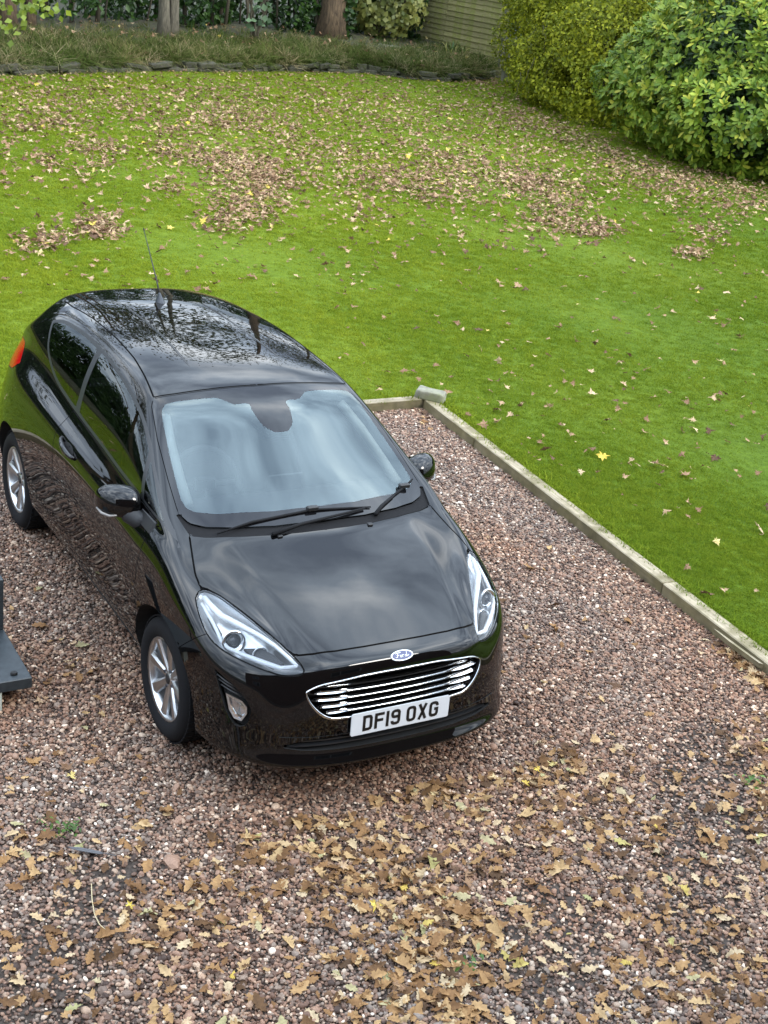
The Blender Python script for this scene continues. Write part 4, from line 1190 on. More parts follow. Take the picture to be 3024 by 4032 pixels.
# grille mouth, lower intake, fog lamp pockets
GR = [(0, .668), (.20, .664), (.33, .650), (.40, .638), (.452, .612), (.461, .597), (.448, .560), (.42, .522), (.385, .492), (.345, .475), (.30, .472), (0, .472)]
gr_poly = smooth_poly([(GR[1][0], GR[1][1], 1)]+[(p[0], p[1]) for p in GR[2:-2]]+[(GR[-2][0], GR[-2][1], 1)], 4); gr_poly = [(-.02, .668)]+gr_poly[:len(gr_poly)-4]+[(.30, .472), (-.02, .472)]
f_gr = lambda V: sdf_poly(P2(V, 'xz'), gr_poly)
w_fr = lambda V: (V[:, 1] < -.45)
region('grille_mouth', f_gr, w_fr)
LI = [(-.02, .385), (.30, .385), (.46, .378), (.555, .350), (.555, .338), (.46, .325), (.30, .318), (-.02, .316)]
region('intake', lambda V: sdf_poly(P2(V, 'xz'), LI), w_fr)
fgn = Vector((.70, -.71, 0.0)); FGU = np.array([(.71, .70, 0), (0, 0, 1)])
FG = [(.782, -.475, .628), (.735, -.56, .592), (.690, -.63, .535), (.672, -.655, .49), (.680, -.648, .43), (.700, -.63, .398), (.728, -.60, .400), (.752, -.56, .45), (.770, -.515, .54)]
def fg2(V):
    W = V.copy(); W[:, 0] = np.abs(W[:, 0]); return W @ FGU.T
fg_poly = [tuple(FGU @ np.array(p)) for p in FG]
region('fog_pocket', lambda V: sdf_poly(fg2(V), fg_poly), lambda V: (AX(V) > .55) & (V[:, 1] < -.40) & (V[:, 2] < .66) & (V[:, 2] > .36))
# bonnet
HD = [(-.02, -.700), (.15, -.698), (.30, -.690), (.40, -.674), (.474, -.645)]+[(p[0]-.002, p[1]) for p in HL_IN[8::-1]]+[(.735, -.168), (.728, -.08), (.700, .03), (.672, .142), (.60, .116), (.43, .074), (.27, .047), (.13, .036), (-.02, .033)]
f_hd = lambda V: sdf_poly(P2(V, 'xy'), HD)
region('bonnet', f_hd, lambda V: (V[:, 2] > .66) & (V[:, 1] < .3), .009)
# windscreen: dark border ring, then the clear pane
WSO = [(-.02, .078), (.25, .092), (.45, .126), (.58, .166), (.648, .205), (.680, .27), (.664, .45), (.632, .70), (.590, .905), (.566, .945), (.45, .930), (.28, .918), (-.02, .911)]
w_ws = lambda V: (V[:, 1] > .0) & (V[:, 1] < 1.1) & (V[:, 2] > .93)
COWL = [(-.02, .037), (.13, .040), (.27, .051), (.43, .078), (.60, .120), (.672, .147), (.694, .27), (.680, .27), (.648, .205), (.58, .166), (.45, .126), (.25, .092), (-.02, .078)]
region('cowl', lambda V: sdf_poly(P2(V, 'xy'), COWL), w_ws)
region('screen', lambda V: sdf_poly(P2(V, 'xy'), WSO), w_ws, .004)
WSI = [(-.02, .158), (.23, .168), (.50, .215), (.60, .255), (.632, .285), (.642, .33), (.630, .44), (.606, .60), (.570, .80), (.555, .852), (.525, .880), (.47, .882), (.255, .852), (.19, .790), (.102, .785), (.108, .72), (.085, .635), (.040, .593), (-.02, .590)]
region('screen_pane', lambda V: sdf_poly(P2(V, 'xy'), WSI), w_ws, 0, ('screen',))
# side windows
DLO = smooth_poly([(2.474, 1.331, 1), (2.36, 1.366), (2.228, 1.386), (2.0, 1.404), (1.769, 1.409), (1.401, 1.388), (1.082, 1.348), (.878, 1.303), (.704, 1.237), (.556, 1.165), (.33, 1.062), (.055, .936, 1), (.231, 1.000), (.492, 1.018), (.831, 1.033), (1.107, 1.051), (1.457, 1.069), (1.777, 1.089), (2.036, 1.119), (2.262, 1.190), (2.389, 1.272)], 4)
f_dlo = lambda V: sdf_poly(P2(V, 'yz'), DLO)
w_side = lambda V: (AX(V) > .50) & (V[:, 2] > .90) & (V[:, 1] > 0) & (V[:, 1] < 2.7)
region('window_trim', f_dlo, w_side)
def bline(V, y0, z0, y1, z1): return (V[:, 1]-y0)-(V[:, 2]-z0)*(y1-y0)/(z1-z0)
f_front = lambda V: np.maximum(f_dlo(V)+.016, np.maximum(-(bline(V, .505, 1.02, .62, 1.165)-.018), bline(V, 1.585, 1.099, 1.699, 1.402)+.024))
f_quart = lambda V: np.maximum(f_dlo(V)+.018, -(bline(V, 1.585, 1.099, 1.699, 1.402)-.034))
f_tri = lambda V: np.maximum(f_dlo(V)+.012, bline(V, .505, 1.02, .62, 1.165)+.018)
region('door_glass', f_front, w_side, 0, ('window_trim',)); region('quarter_glass', f_quart, w_side, 0, ('window_trim',)); region('triangle_glass', f_tri, w_side, 0, ('window_trim',))
# doors
DR = smooth_poly([(.262, .992, 1), (.305, .965), (.318, .90), (.316, .78), (.325, .60), (.345, .44), (.40, .345), (.55, .325), (1.0, .325), (1.35, .335), (1.50, .40), (1.585, .56), (1.64, .75), (1.660, .93), (1.657, 1.01), (1.645, 1.073, 1), (1.457, 1.064), (1.107, 1.046), (.831, 1.028), (.492, 1.013)], 4)
region('door', lambda V: sdf_poly(P2(V, 'yz'), DR), lambda V: (AX(V) > .60) & (V[:, 1] > .1) & (V[:, 1] < 1.9) & (V[:, 2] < 1.09) & (V[:, 2] > .28), .006)
# front bumper / wing joint and roof ditches
region('bumper', lambda V: (V[:, 1]+.274)+(V[:, 2]-.659)*1.05-.0, lambda V: (V[:, 1] < -.10) & (V[:, 2] < .745) & (AX(V) > -1), .005)
DT = [(-.02, .921), (.28, .929), (.45, .941), (.560, .956), (.530, 1.172), (.506, 1.388), (.492, 1.702), (.490, 2.112), (.505, 2.45), (.49, 2.66), (.40, 2.72), (-.02, 2.74)]
region('roof', lambda V: sdf_poly(P2(V, 'xy'), DT), lambda V: (V[:, 2] > 1.30) & (V[:, 1] > .85), .009)
# rear lamps
TL = [(2.585, 1.035), (2.68, 1.085), (2.75, 1.115), (3.0, 1.10), (3.06, .97), (2.85, .93), (2.67, .972)]
region('rear_lamp', lambda V: sdf_poly(P2(V, 'yz'), TL), lambda V: (AX(V) > .45) & (V[:, 1] > 2.4), .005)

left = lambda V: V[:, 0] > 0
right = lambda V: V[:, 0] < 0
def part(name, lab, mat, pred=None, parent=None, flange=.014, offset=0., label=None):
    vf, N = take(lab, pred, flange, offset)
    o = carpart(name, vf, mat, parent, normals=N, label=label)
    if flange:
        o.data.materials.append(M_DARK)
        for p in o.data.polygons:
            if len(p.vertices) == 4: p.material_index = 1
    return o
part('body_shell', 'body', M_PAINT)
part('bonnet', 'bonnet', M_PAINT)
part('front_bumper', 'bumper', M_PAINT)
part('roof_panel', 'roof', M_PAINT)
part('cowl', 'cowl', M_COWL, flange=.03, offset=-.010)
ws_b = part('windscreen_border', 'screen', M_FRIT, flange=.004)
part('windscreen', 'screen_pane', M_WS, flange=0, label='windscreen reflecting pale blue sky and cloud')
for sd, pred in (('L', left), ('R', right)):
    dr = part('door', 'door', M_PAINT, pred)
    wt = part('window_trim', 'window_trim', M_TRIMG, pred, flange=.012)
    for lab in ('door_glass', 'quarter_glass', 'triangle_glass'):
        part('side_window', lab, M_SIDE, pred, parent=wt, flange=0)
    tl = part('rear_lamp', 'rear_lamp', M_RED, pred)
# raised ribs along the roof
for s in (-1, 1):
    pts = []; 
    for t in np.linspace(0, 1, 14):
        y = 2.32+(1.12-2.32)*t; x = s*(.245+.035*t*t); h = on_top(x, y)[0]; pts.append((x, y, h[2]-.003*(1 if .05 < t < .9 else 2.0)))
    carpart('roof_rib', tube(pts, [.008]*13+[.004], 8), M_PAINT, smooth=True)
# black sheet added inside the shell to darken the joints, floor, wheel housings
lm = np.isin(S.L, [LAB[k] for k in ('body', 'bonnet', 'bumper', 'door', 'roof', 'rear_lamp', 'cowl')]) | (S.L == -1)
T_ = S.T[lm]; cy = S.V[T_].mean(1)
inarch = (np.hypot(cy[:, 1], cy[:, 2]-.3) < .44) | (np.hypot(cy[:, 1]-2.493, cy[:, 2]-.3) < .44)
T_ = T_[~(inarch & (np.abs(cy[:, 0]) > .5))]; u, inv = np.unique(T_, return_inverse=True)
carpart('joint_shade_sheet', (S.V[u]-S.N[u]*.017, inv.reshape(-1, 3)), M_DARK)
carpart('floor_pan', merge(box(-.60, .60, -.70, 3.05, .215, .25), box(-.77, .77, .42, 2.08, .23, .26)), M_DARK)
for s in (-1, 1):
    for y0 in (0, 2.493):
        v, f = [], []
        for k in range(25):
            a = R(-12)+(math.pi+R(24))*k/24; c_, s_ = math.cos(a), math.sin(a)
            hx = on_side(y0+.38*c_, max(.27, .30+.38*s_), 1)[0]; hx = (hx.x if hx else .82)-.006
            for x in (hx, hx-.05, .55): v.append((s*x, y0+.374*c_, .30+.374*s_))
        for k in range(24):
            for j in range(2): f.append((3*k+j, 3*k+3+j, 3*k+4+j, 3*k+1+j))
        n = len(v); v.append((s*.55, y0, .25)); f += [(3*k+2, 3*k+5, n) for k in range(24)]
        carpart('wheel_housing', (v, f), M_DARK)
# --- wheels
def wheel(s, y0):
    """axis along X, outer face on side s"""
    W = bpy.data.objects.new('wheel', None); W.empty_display_size = .05; link(W, CAR); W.location = (s*.736, y0-CO.y, .306)
    RO, RI, hw = .308, .2035, .098
    prof = [(RI, -hw*.80), (RI+.018, -hw*.98), (RI+.055, -hw*1.04), (RO-.028, -hw*.97), (RO-.008, -hw*.78), (RO, -hw*.40), (RO, hw*.40), (RO-.008, hw*.78), (RO-.028, hw*.97), (RI+.055, hw*1.04), (RI+.018, hw*.98), (RI, hw*.80)]
    ty = obj('tyre', lathe(prof, 64, 'X', False), M_RUBBER, W, smooth=True)
    # tread blocks
    tv = []
    for k in range(56):
        a = 2*math.pi*k/56
        for xc in (-.055, 0., .055):
            b = box(xc-.022, xc+.022, -.0135, .0135, RO-.001, RO+.005)
            tv.append(xf(b, Matrix.Rotation(a+(.02 if xc else 0.), 4, 'X')))
    obj('tread', merge(*tv), M_RUBBER, ty)
    # rim barrel, flange
    o = s*.078
    obj('rim', lathe([(.168, -s*.09), (.185, o*-.2), (.190, o*.6), (.196, o*.98), (.2065, o*1.10), (.2075, o*1.05), (.203, o*.8), (.196, -s*.085)], 64, 'X', True), M_ALLOY, W, smooth=True)
    # eight spokes, each a tapered bar with a raised ridge
    for k in range(8):
        a = 2*math.pi*k/8+R(4)
        r0, r1 = .030, .197
        w0, w1 = .019, .033
        x0, x1 = o*.74, o*.98
        secs = []
        for t in (0, .35, .7, 1.0):
            r_ = r0+(r1-r0)*t; w_ = w0+(w1-w0)*t*t; xf_ = x0+(x1-x0)*t; th = .030-.012*t
            secs.append([(xf_-s*th, -w_*1.1, r_), (xf_-s*.008, -w_*1.05, r_), (xf_, -w_*.55, r_), (xf_, w_*.55, r_), (xf_-s*.008, w_*1.05, r_), (xf_-s*th, w_*1.1, r_)])
        v = [p for q in secs for p in q]; f = []
        for i in range(3):
            for j in range(6): f.append((i*6+j, i*6+(j+1) % 6, (i+1)*6+(j+1) % 6, (i+1)*6+j))
        obj('spoke', xf((v, f), Matrix.Rotation(a, 4, 'X')), M_ALLOY, W)
    obj('hub', lathe([(0, o*.80), (.030, o*.80), (.034, o*.74), (.060, o*.66), (.066, o*.45), (.066, 0)], 32, 'X'), M_ALLOY, W, smooth=True)
    obj('hub_cap', lathe([(0, o*.86), (.022, o*.855), (.027, o*.82), (.027, o*.78)], 24, 'X'), M_TRIM, W, smooth=True)
    for k in range(4):
        a = 2*math.pi*k/4+.3; obj('wheel_nut', xf(lathe([(0, o*.82), (.008, o*.82), (.009, o*.6)], 6, 'X'), Matrix.Translation((0, .049*math.cos(a), .049*math.sin(a)))), M_ALLOYD, W)
    obj('brake_disc', lathe([(.03, o*.1), (.125, o*.1), (.125, -o*.1)], 40, 'X'), M_ALLOYD, W, smooth=True)
    obj('wheel_back', lathe([(0, -s*.03), (.17, -s*.03)], 40, 'X'), M_DARK, W)
    return W
for s in (-1, 1):
    wheel(s, 0.0); wheel(s, 2.493)
# --- grille
def fpt(x, z, d=0.): 
    p, n = on_front(x, z); return Vector((x, p.y+d, z))
full = [(0.0001, .668), (.05, .668), (.10, .667), (.15, .666)]+[(x, z) for x, z in gr_poly[1:-2] if x > .001]+[(.25, .472), (.15, .472), (.05, .472)]
outline = [(x, z) for x, z in full]+[(-x, z) for x, z in reversed(full)]
grl = bpy.data.objects.new('grille', None); grl.empty_display_size = .05; link(grl, CAR)
def gpart(name, vf, mat, smooth=False): return carpart(name, vf, mat, grl, smooth)
# backing plate
bvx = [fpt(x, z, .055) for x, z in outline]; gpart('backing', ([tuple(p) for p in bvx]+[(0, bvx[0].y+.0, .57)], [(i, (i+1) % len(bvx), len(bvx)) for i in range(len(bvx))]), M_DARK)
# chrome surround
def closed_tube(pts, ry, rz, seg=8):
    P = [Vector(p) for p in pts]; n = len(P); v, f = [], []
    for i in range(n):
        t = (P[(i+1) % n]-P[i-1]).normalized(); a = Vector((0, -1, 0)); a = (a-t*a.dot(t)).normalized(); b = t.cross(a)
        w = rz[i] if hasattr(rz, '__len__') else rz
        for k in range(seg):
            c = 2*math.pi*k/seg; v.append(tuple(P[i]+a*math.cos(c)*ry+b*math.sin(c)*w))
    for i in range(n):
        for k in range(seg): f.append((i*seg+k, i*seg+(k+1) % seg, ((i+1) % n)*seg+(k+1) % seg, ((i+1) % n)*seg+k))
    return v, f
sr = [fpt(x, z, -.001) for x, z in outline]
wd = [.0034+.0045*max(0, min(1, (.60-z)/.1))*(1 if abs(x) > .27 else .2) for x, z in outline]
gpart('surround', closed_tube(sr, .006, wd), M_CHROME, True)
def zrange(z):
    xs = [x for (x, zz) in full if abs(zz-z) < .02]; P = np.array(full)
    # half width of the mouth at height z
    best = 0
    for (a, b) in zip(full, full[1:]):
        if (a[1]-z)*(b[1]-z) <= 0 and a[1] != b[1]: best = max(best, a[0]+(z-a[1])/(b[1]-a[1])*(b[0]-a[0]))
    return best
for k, z0 in enumerate((.634, .603, .571, .539, .508)):
    xe = zrange(z0)-.022
    v, f = [], []
    xs = np.linspace(-xe, xe, 81)
    for x in xs:
        ax = abs(x); e = max(0, min(1, (ax-.24)/.09)); e = e*e*(3-2*e); end = max(.15, min(1, (xe-ax)/.03+.15))
        h = (.0034+.0018*e)*end; dep = .020-.008*e
        p = fpt(x, z0, .004-.001*e); y = p.y; zc = z0-.004*e
        v += [(x, y+.001, zc-h), (x, y-.004, zc-h*.8), (x, y+.012, zc+h), (x, y+dep+.014, zc+h*.9), (x, y+dep+.014, zc-h)]
    m = 5
    for i in range(len(xs)-1):
        for j in range(m): f.append((i*m+j, i*m+(j+1) % m, (i+1)*m+(j+1) % m, (i+1)*m+j))
    gpart('bar', (v, f), M_CHROME)
for k, z0 in enumerate((.650, .618, .587, .555, .523, .490)):   # black slats between
    xe = zrange(z0)-.012; xs = np.linspace(-xe, xe, 21); v, f = [], []
    for x in xs:
        y = fpt(x, z0, .02).y; v += [(x, y, z0-.005), (x, y, z0+.005), (x, y+.03, z0+.009), (x, y+.03, z0-.001)]
    for i in range(20):
        for j in range(4): f.append((i*4+j, i*4+(j+1) % 4, (i+1)*4+(j+1) % 4, (i+1)*4+j))
    gpart('slat', (v, f), M_TRIM)
# --- lower intake
itk = bpy.data.objects.new('lower_intake', None); itk.empty_display_size = .05; link(itk, CAR)
xs = np.linspace(-.57, .57, 31)
v = []; f = []
for x in xs:
    y = fpt(x, .35, .05).y; v += [(x, y-.05, .392), (x, y, .385), (x, y, .315), (x, y-.055, .310)]
for i in range(30):
    for j in range(3): f.append((i*4+j, (i+1)*4+j, (i+1)*4+j+1, i*4+j+1))
carpart('backing', (v, f), M_DARK, itk)
for z0 in (.338, .362):
    v, f = [], []
    for x in np.linspace(-.53, .53, 27):
        y = fpt(x, z0, .016).y; v += [(x, y, z0-.004), (x, y, z0+.003), (x, y+.03, z0+.006), (x, y+.03, z0-.001)]
    for i in range(26):
        for j in range(4): f.append((i*4+j, i*4+(j+1) % 4, (i+1)*4+(j+1) % 4, (i+1)*4+j))
    carpart('slat', (v, f), M_TRIMG, itk)
# --- number plate with raised-on print
PL = bpy.data.objects.new('number_plate', mesh('number_plate', prism([(-.26+.006, -.0555), (.26-.006, -.0555), (.26, -.0495), (.26, .0495), (.26-.006, .0555), (-.26+.006, .0555), (-.26, .0495), (-.26, -.0495)], .006, 'Y'), M_PLATE))
link(PL, CAR); PL.location = (0, -.838-CO.y, .437); PL.rotation_euler = (R(-3.5), 0, 0)
def stroke_glyph(paths, w):
    """flat letter from polylines of the given stroke width (x right, z up)"""
    out = []
    for ps, closed in paths:
        P = [Vector((x, z)) for x, z in ps]; n = len(P); lf, rt = [], []
        for i in range(n):
            if closed: a, b = (P[i]-P[i-1]).normalized(), (P[(i+1) % n]-P[i]).normalized()
            else:
                a = (P[i]-P[i-1]).normalized() if i else (P[1]-P[0]).normalized(); b = (P[i+1]-P[i]).normalized() if i < n-1 else a
            na, nb = Vector((-a.y, a.x)), Vector((-b.y, b.x)); m = (na+nb).normalized(); k = w/2/max(.35, m.dot(na)); lf.append(P[i]+m*k); rt.append(P[i]-m*k)
        v = [(p.x, 0, p.y) for p in lf]+[(p.x, 0, p.y) for p in rt]; f = []
        for i in range(n if closed else n-1):
            j = (i+1) % n; f.append((i, j, n+j, n+i))
        vv = v+[(x, -.0009, z) for x, y, z in v]; m2 = len(v); ff = [tuple(q+m2 for q in reversed(t)) for t in f]
        out.append((vv, f+ff))
    return merge(*out)
H_ = .079; w_ = .0145; h2 = H_/2-w_/2; b2 = .025-w_/2; c_ = .011
def rnd(pts): return pts
GL = {
 'D': ([([(-b2, h2), (b2-c_, h2), (b2-c_*.3, h2-c_*.3), (b2, h2-c_), (b2, -h2+c_), (b2-c_*.3, -h2+c_*.3), (b2-c_, -h2), (-b2, -h2)], True)], .050),
 'F': ([([(-b2, -h2-w_/2), (-b2, h2), (b2+w_/2, h2)], False), ([(-b2, .002), (b2+.002, .002)], False)], .050),
 '1': ([([(0, -h2-w_/2), (0, h2+w_/2)], False)], .014),
 '9': ([([(b2, .002), (-b2+c_, .002), (-b2+c_*.3, .002+c_*.3), (-b2, .002+c_), (-b2, h2-c_), (-b2+c_*.3, h2-c_*.3), (-b2+c_, h2), (b2-c_, h2), (b2-c_*.3, h2-c_*.3), (b2, h2-c_), (b2, -h2+c_), (b2-c_*.3, -h2+c_*.3), (b2-c_, -h2), (-b2+c_, -h2), (-b2+c_*.3, -h2+c_*.3), (-b2, -h2+c_), (-b2, -h2+c_*1.3)], False)], .050),
 'O': ([([(-b2+c_, h2), (b2-c_, h2), (b2-c_*.3, h2-c_*.3), (b2, h2-c_), (b2, -h2+c_), (b2-c_*.3, -h2+c_*.3), (b2-c_, -h2), (-b2+c_, -h2), (-b2+c_*.3, -h2+c_*.3), (-b2, -h2+c_), (-b2, h2-c_), (-b2+c_*.3, h2-c_*.3)], True)], .050),
 'X': ([([(-b2, -h2-w_/2), (b2, h2+w_/2)], False), ([(-b2, h2+w_/2), (b2, -h2-w_/2)], False)], .050),
 'G': ([([(b2, h2-c_*1.5), (b2, h2-c_), (b2-c_*.3, h2-c_*.3), (b2-c_, h2), (-b2+c_, h2), (-b2+c_*.3, h2-c_*.3), (-b2, h2-c_), (-b2, -h2+c_), (-b2+c_*.3, -h2+c_*.3), (-b2+c_, -h2), (b2-c_, -h2), (b2-c_*.3, -h2+c_*.3), (b2, -h2+c_), (b2, 0), (.002, 0)], False)], .050)}
x = -.201
for ch in 'DF19 OXG':
    if ch == ' ': x += .033-.011; continue
    pa, wd_ = GL[ch]
    o = obj('digit' if ch in '19' else 'letter', stroke_glyph(pa, w_), M_INK, PL); o.location = (x+wd_/2, -.0004, 0); x += wd_+.011
# --- oval badge
bp, bn = on_front(0, .722)
BG = bpy.data.objects.new('badge', None); BG.empty_display_size = .03; link(BG, CAR); BG.location = (0, bp.y-.003-CO.y, .722)
BG.rotation_euler = (math.atan2(-bn.z if bn.y < 0 else bn.z, abs(bn.y)) if True else 0, 0, 0)
def oval(a, b, d0, d1, n=40):
    v = [(a*math.cos(2*math.pi*k/n), d0, b*math.sin(2*math.pi*k/n)) for k in range(n)]+[(a*.96*math.cos(2*math.pi*k/n), d1, b*.94*math.sin(2*math.pi*k/n)) for k in range(n)]
    return v, [(k, (k+1) % n, n+(k+1) % n, n+k) for k in range(n)]+[tuple(range(n, 2*n))]
obj('rim', oval(.060, .026, .004, -.002), M_CHROME, BG); obj('field', oval(.0525, .0205, -.0015, -.0035), M_BLUE, BG)
def scr(pts, r=.0016): return tube([(a*.001, -.0042, b*.001) for a, b in pts], r, 5)
for gl in ([[(-34, 9), (-28, 12), (-14, 12), (-6, 13)], [(-22, 11), (-24, 2), (-27, -6), (-32, -9), (-36, -6)], [(-29, 1), (-16, 2)]],
           [[(-10, 0), (-13, -5), (-10, -9), (-5, -7), (-4, -2), (-8, 1), (-10, 0)]],
           [[(0, 1), (0, -8)], [(0, -3), (4, 1), (8, 0)]],
           [[(24, 13), (22, -8)], [(22, -2), (17, 1), (13, -3), (14, -8), (19, -8), (22, -4)], [(22, -8), (28, -6), (34, -2)]]):
    obj('letter', merge(*[scr(p) for p in gl]), M_WHITE, BG)
# --- headlamps
hl_ring = [Vector(p) for p in HL_IN+HL_OUT[::-1]]
hl_c = sum(hl_ring, Vector())/len(hl_ring)
for s, pred in ((1, left), (-1, right)):
    HLm = bpy.data.objects.new('headlamp', None); HLm.empty_display_size = .05; link(HLm, CAR)
    vf, N = take('lamp', pred, .006); carpart('lens', vf, M_LENS, HLm, normals=N)
    # housing: the lens outline carried inwards
    vf, N = take('lamp', pred, 0); V = vf[0]
    f_ = f_hl(V); dep = .012+.045*np.clip(-f_/.05, 0, 1)**.8
    carpart('reflector', (V-N*dep[:, None], vf[1]), M_ALLOY, HLm, smooth=True)
    sx = lambda p: Vector((p[0]*s, p[1], p[2]))
    def sfc(x, y, d):  # point d under the lens
        h = on_top(x*s, y); q = h[0]; nn = h[1]; nn = nn if nn.z > 0 else -nn; return q-nn*d
    # light guide: white loop just under the lens
    up = [(.737, -.206), (.722, -.272), (.702, -.333), (.656, -.40), (.586, -.497), (.54, -.565), (.50, -.642), (.482, -.685)]
    lo = [(.482, -.685), (.55, -.655), (.621, -.587), (.684, -.519), (.724, -.467), (.740, -.426), (.742, -.387), (.745, -.344), (.752, -.29), (.758, -.228)]
    carpart('light_guide', tube([sfc(x, y, .015) for x, y in up], [.010, .013, .015, .015, .012, .010, .009, .008], 8), M_WHITE, HLm, smooth=True)
    carpart('light_guide', tube([sfc(x, y, .014) for x, y in lo], [.007, .012, .013, .010, .009, .009, .008, .008, .008, .006], 8), M_WHITE, HLm, smooth=True)
    # projector with bowl
    pc = sfc(.695, -.452, .030); dv = Vector((s*.18, -.90, .25)).normalized(); Q = dv.to_track_quat('Z', 'Y').to_matrix().to_4x4()
    Mx = Matrix.Translation(pc) @ Q
    carpart('bowl', xf(lathe([(.022, -.012), (.030, .004), (.044, .016), (.052, .018), (.054, .010)], 32, 'Z'), Mx), M_CHROME, HLm, smooth=True)
    carpart('projector_lens', xf(lathe([(0, .016), (.010, .0145), (.018, .010), (.0235, .002), (.024, -.008)], 24, 'Z'), Mx), plain('projector_glass', (.02, .022, .026), .03), HLm, smooth=True)
    pc2 = sfc(.612, -.560, .036); Mx2 = Matrix.Translation(pc2) @ Q
    carpart('bowl', xf(lathe([(.0, -.008), (.014, -.004), (.028, .006), (.036, .014), (.038, .008)], 28, 'Z'), Mx2), M_CHROME, HLm, smooth=True)
    # dark bezel wedge
    wz = [sfc(.665, -.505, .026), sfc(.60, -.545, .020), sfc(.555, -.60, .016), sfc(.530, -.648, .016), sfc(.575, -.635, .020), sfc(.63, -.575, .026)]
    v = [tuple(p) for p in wz]; v2 = [tuple(p-Vector((0, 0, .012))) for p in wz]; n = 6
    carpart('bezel', (v+v2, [tuple(range(n)), tuple(range(2*n-1, n-1, -1))]+[(i, n+i, n+(i+1) % n, (i+1) % n) for i in range(n)]), M_TRIM, HLm)
    wz = [sfc(.742, -.40, .018), sfc(.752, -.36, .016), sfc(.757, -.30, .014), sfc(.745, -.30, .016), sfc(.735, -.35, .02), sfc(.728, -.40, .022)]
    v = [tuple(p) for p in wz]; v2 = [tuple(p-Vector((0, 0, .012))) for p in wz]
    carpart('bezel', (v+v2, [tuple(range(n)), tuple(range(2*n-1, n-1, -1))]+[(i, n+i, n+(i+1) % n, (i+1) % n) for i in range(n)]), M_TRIM, HLm)
# --- fog lamps
for s, pred in ((1, left), (-1, right)):
    FLm = bpy.data.objects.new('fog_lamp', None); FLm.empty_display_size = .05; link(FLm, CAR)
    vf, N = take('fog_pocket', pred, 0); carpart('pocket', (vf[0]-N*.03, vf[1]), M_DARK, FLm)
    LP = [(.752, -.545, .535), (.702, -.612, .522), (.687, -.636, .500), (.688, -.640, .468), (.705, -.628, .428), (.728, -.598, .430), (.743, -.570, .464)]
    c0_ = sum((Vector(p) for p in LP), Vector())/len(LP); nrm = Vector((.66, -.75, .04))
    rim = [Vector(p)-nrm*.004 for p in LP]; inn = [c0_.lerp(p, .80)-nrm*.002 for p in rim]; ba = [c0_.lerp(p, .70)-nrm*.022 for p in rim]; n = len(LP)
    mk = lambda L: [(p.x*s, p.y, p.z) for p in L]
    out = [c0_.lerp(p, 1.02)-nrm*.03 for p in rim]
    carpart('bezel', (mk(out+rim+inn), [(i, (i+1) % n, n+(i+1) % n, n+i) for i in range(n)]+[(n+i, n+(i+1) % n, 2*n+(i+1) % n, 2*n+i) for i in range(n)]), M_ALLOY, FLm)
    mid_ = c0_-nrm*.03
    carpart('reflector', (mk(inn+ba+[mid_]), [(i, (i+1) % n, n+(i+1) % n, n+i) for i in range(n)]+[(n+i, n+(i+1) % n, 2*n) for i in range(n)]), M_CHROME, FLm)
    dome = c0_+nrm*.006
    carpart('lens', (mk(inn+[dome]), [(i, (i+1) % n, n) for i in range(n)]), M_LENS, FLm, smooth=True)
    for (a, b) in (((.777, -.490, .606), (.727, -.572, .577)), ((.772, -.503, .586), (.713, -.590, .560)), ((.766, -.518, .566), (.705, -.602, .542))):
        a, b = Vector((a[0]*s, a[1], a[2])), Vector((b[0]*s, b[1], b[2])); nn = Vector((nrm.x*s, nrm.y, nrm.z))
        carpart('fin', tube([a-nn*.006, a.lerp(b, .5)-nn*.001, b-nn*.006], .0032, 6), M_TRIMG, FLm, smooth=True)
# --- door mirrors
def mirror_cap(s):
    MR = bpy.data.objects.new('door_mirror', None); MR.empty_display_size = .05; link(MR, CAR)
    # cage: sections from the inner end to the tip; forward is -y
    secs = []
    for (x, yc, zc, dy, dz) in ((.772, .535, 1.000, .050, .050), (.80, .535, 1.004, .080, .073), (.86, .548, 1.008, .088, .080), (.92, .575, 1.006, .078, .074), (.955, .602, 1.000, .056, .058), (.972, .622, .994, .028, .034)):
        ring_ = []
        for (a, b) in ((-.72, -1), (-1.0, -.35), (-.86, .45), (-.35, 1), (.75, 1), (1, .5), (1, -.5), (.75, -1)):
            ring_.append((s*x, yc+a*dy*.95, zc+b*dz))
        secs.append(ring_)
    v = [p for q in secs for p in q]; f = []
    for i in range(5):
        for j in range(8): f.append((i*8+j, i*8+(j+1) % 8, (i+1)*8+(j+1) % 8, (i+1)*8+j))
    f += [tuple(range(7, -1, -1)), tuple(range(40, 48))]
    V, F = np.array(v), [tuple(q) for q in f]
    for _ in range(3): V, F, _c = cc(V, F, {})
    carpart('cap', (V, F), M_PAINT, MR, smooth=True)
    # lower lip with the side repeater
    pts = [(s*.90, .502, .958), (s*.93, .520, .950), (s*.958, .556, .954), (s*.970, .60, .966)]
    carpart('indicator', tube(pts, [.004, .007, .007, .004], 8), plain('clear_repeater', (.22, .21, .20), .25), MR, smooth=True)
    # stalk and foot
    carpart('stalk', tube([(s*.765, .44, .925), (s*.80, .47, .935), (s*.83, .51, .955), (s*.84, .54, .975)], [.048, .046, .050, .046], 12), M_PLASTIC, MR, smooth=True)
    v_, f_ = box(-.02, .02, -.10, .09, -.04, .04, .012)
    carpart('foot', xf((v_, f_), Matrix.Translation((s*.778, .40, .955)) @ Matrix.Rotation(R(-s*28), 4, 'Y')), M_TRIM, MR)
    carpart('mirror_glass', ([(s*.80, .612, .95), (s*.95, .655, .96), (s*.95, .655, 1.04), (s*.80, .612, 1.06)], [(0, 1, 2, 3)]), M_CHROME, MR)
for s in (-1, 1): mirror_cap(s)
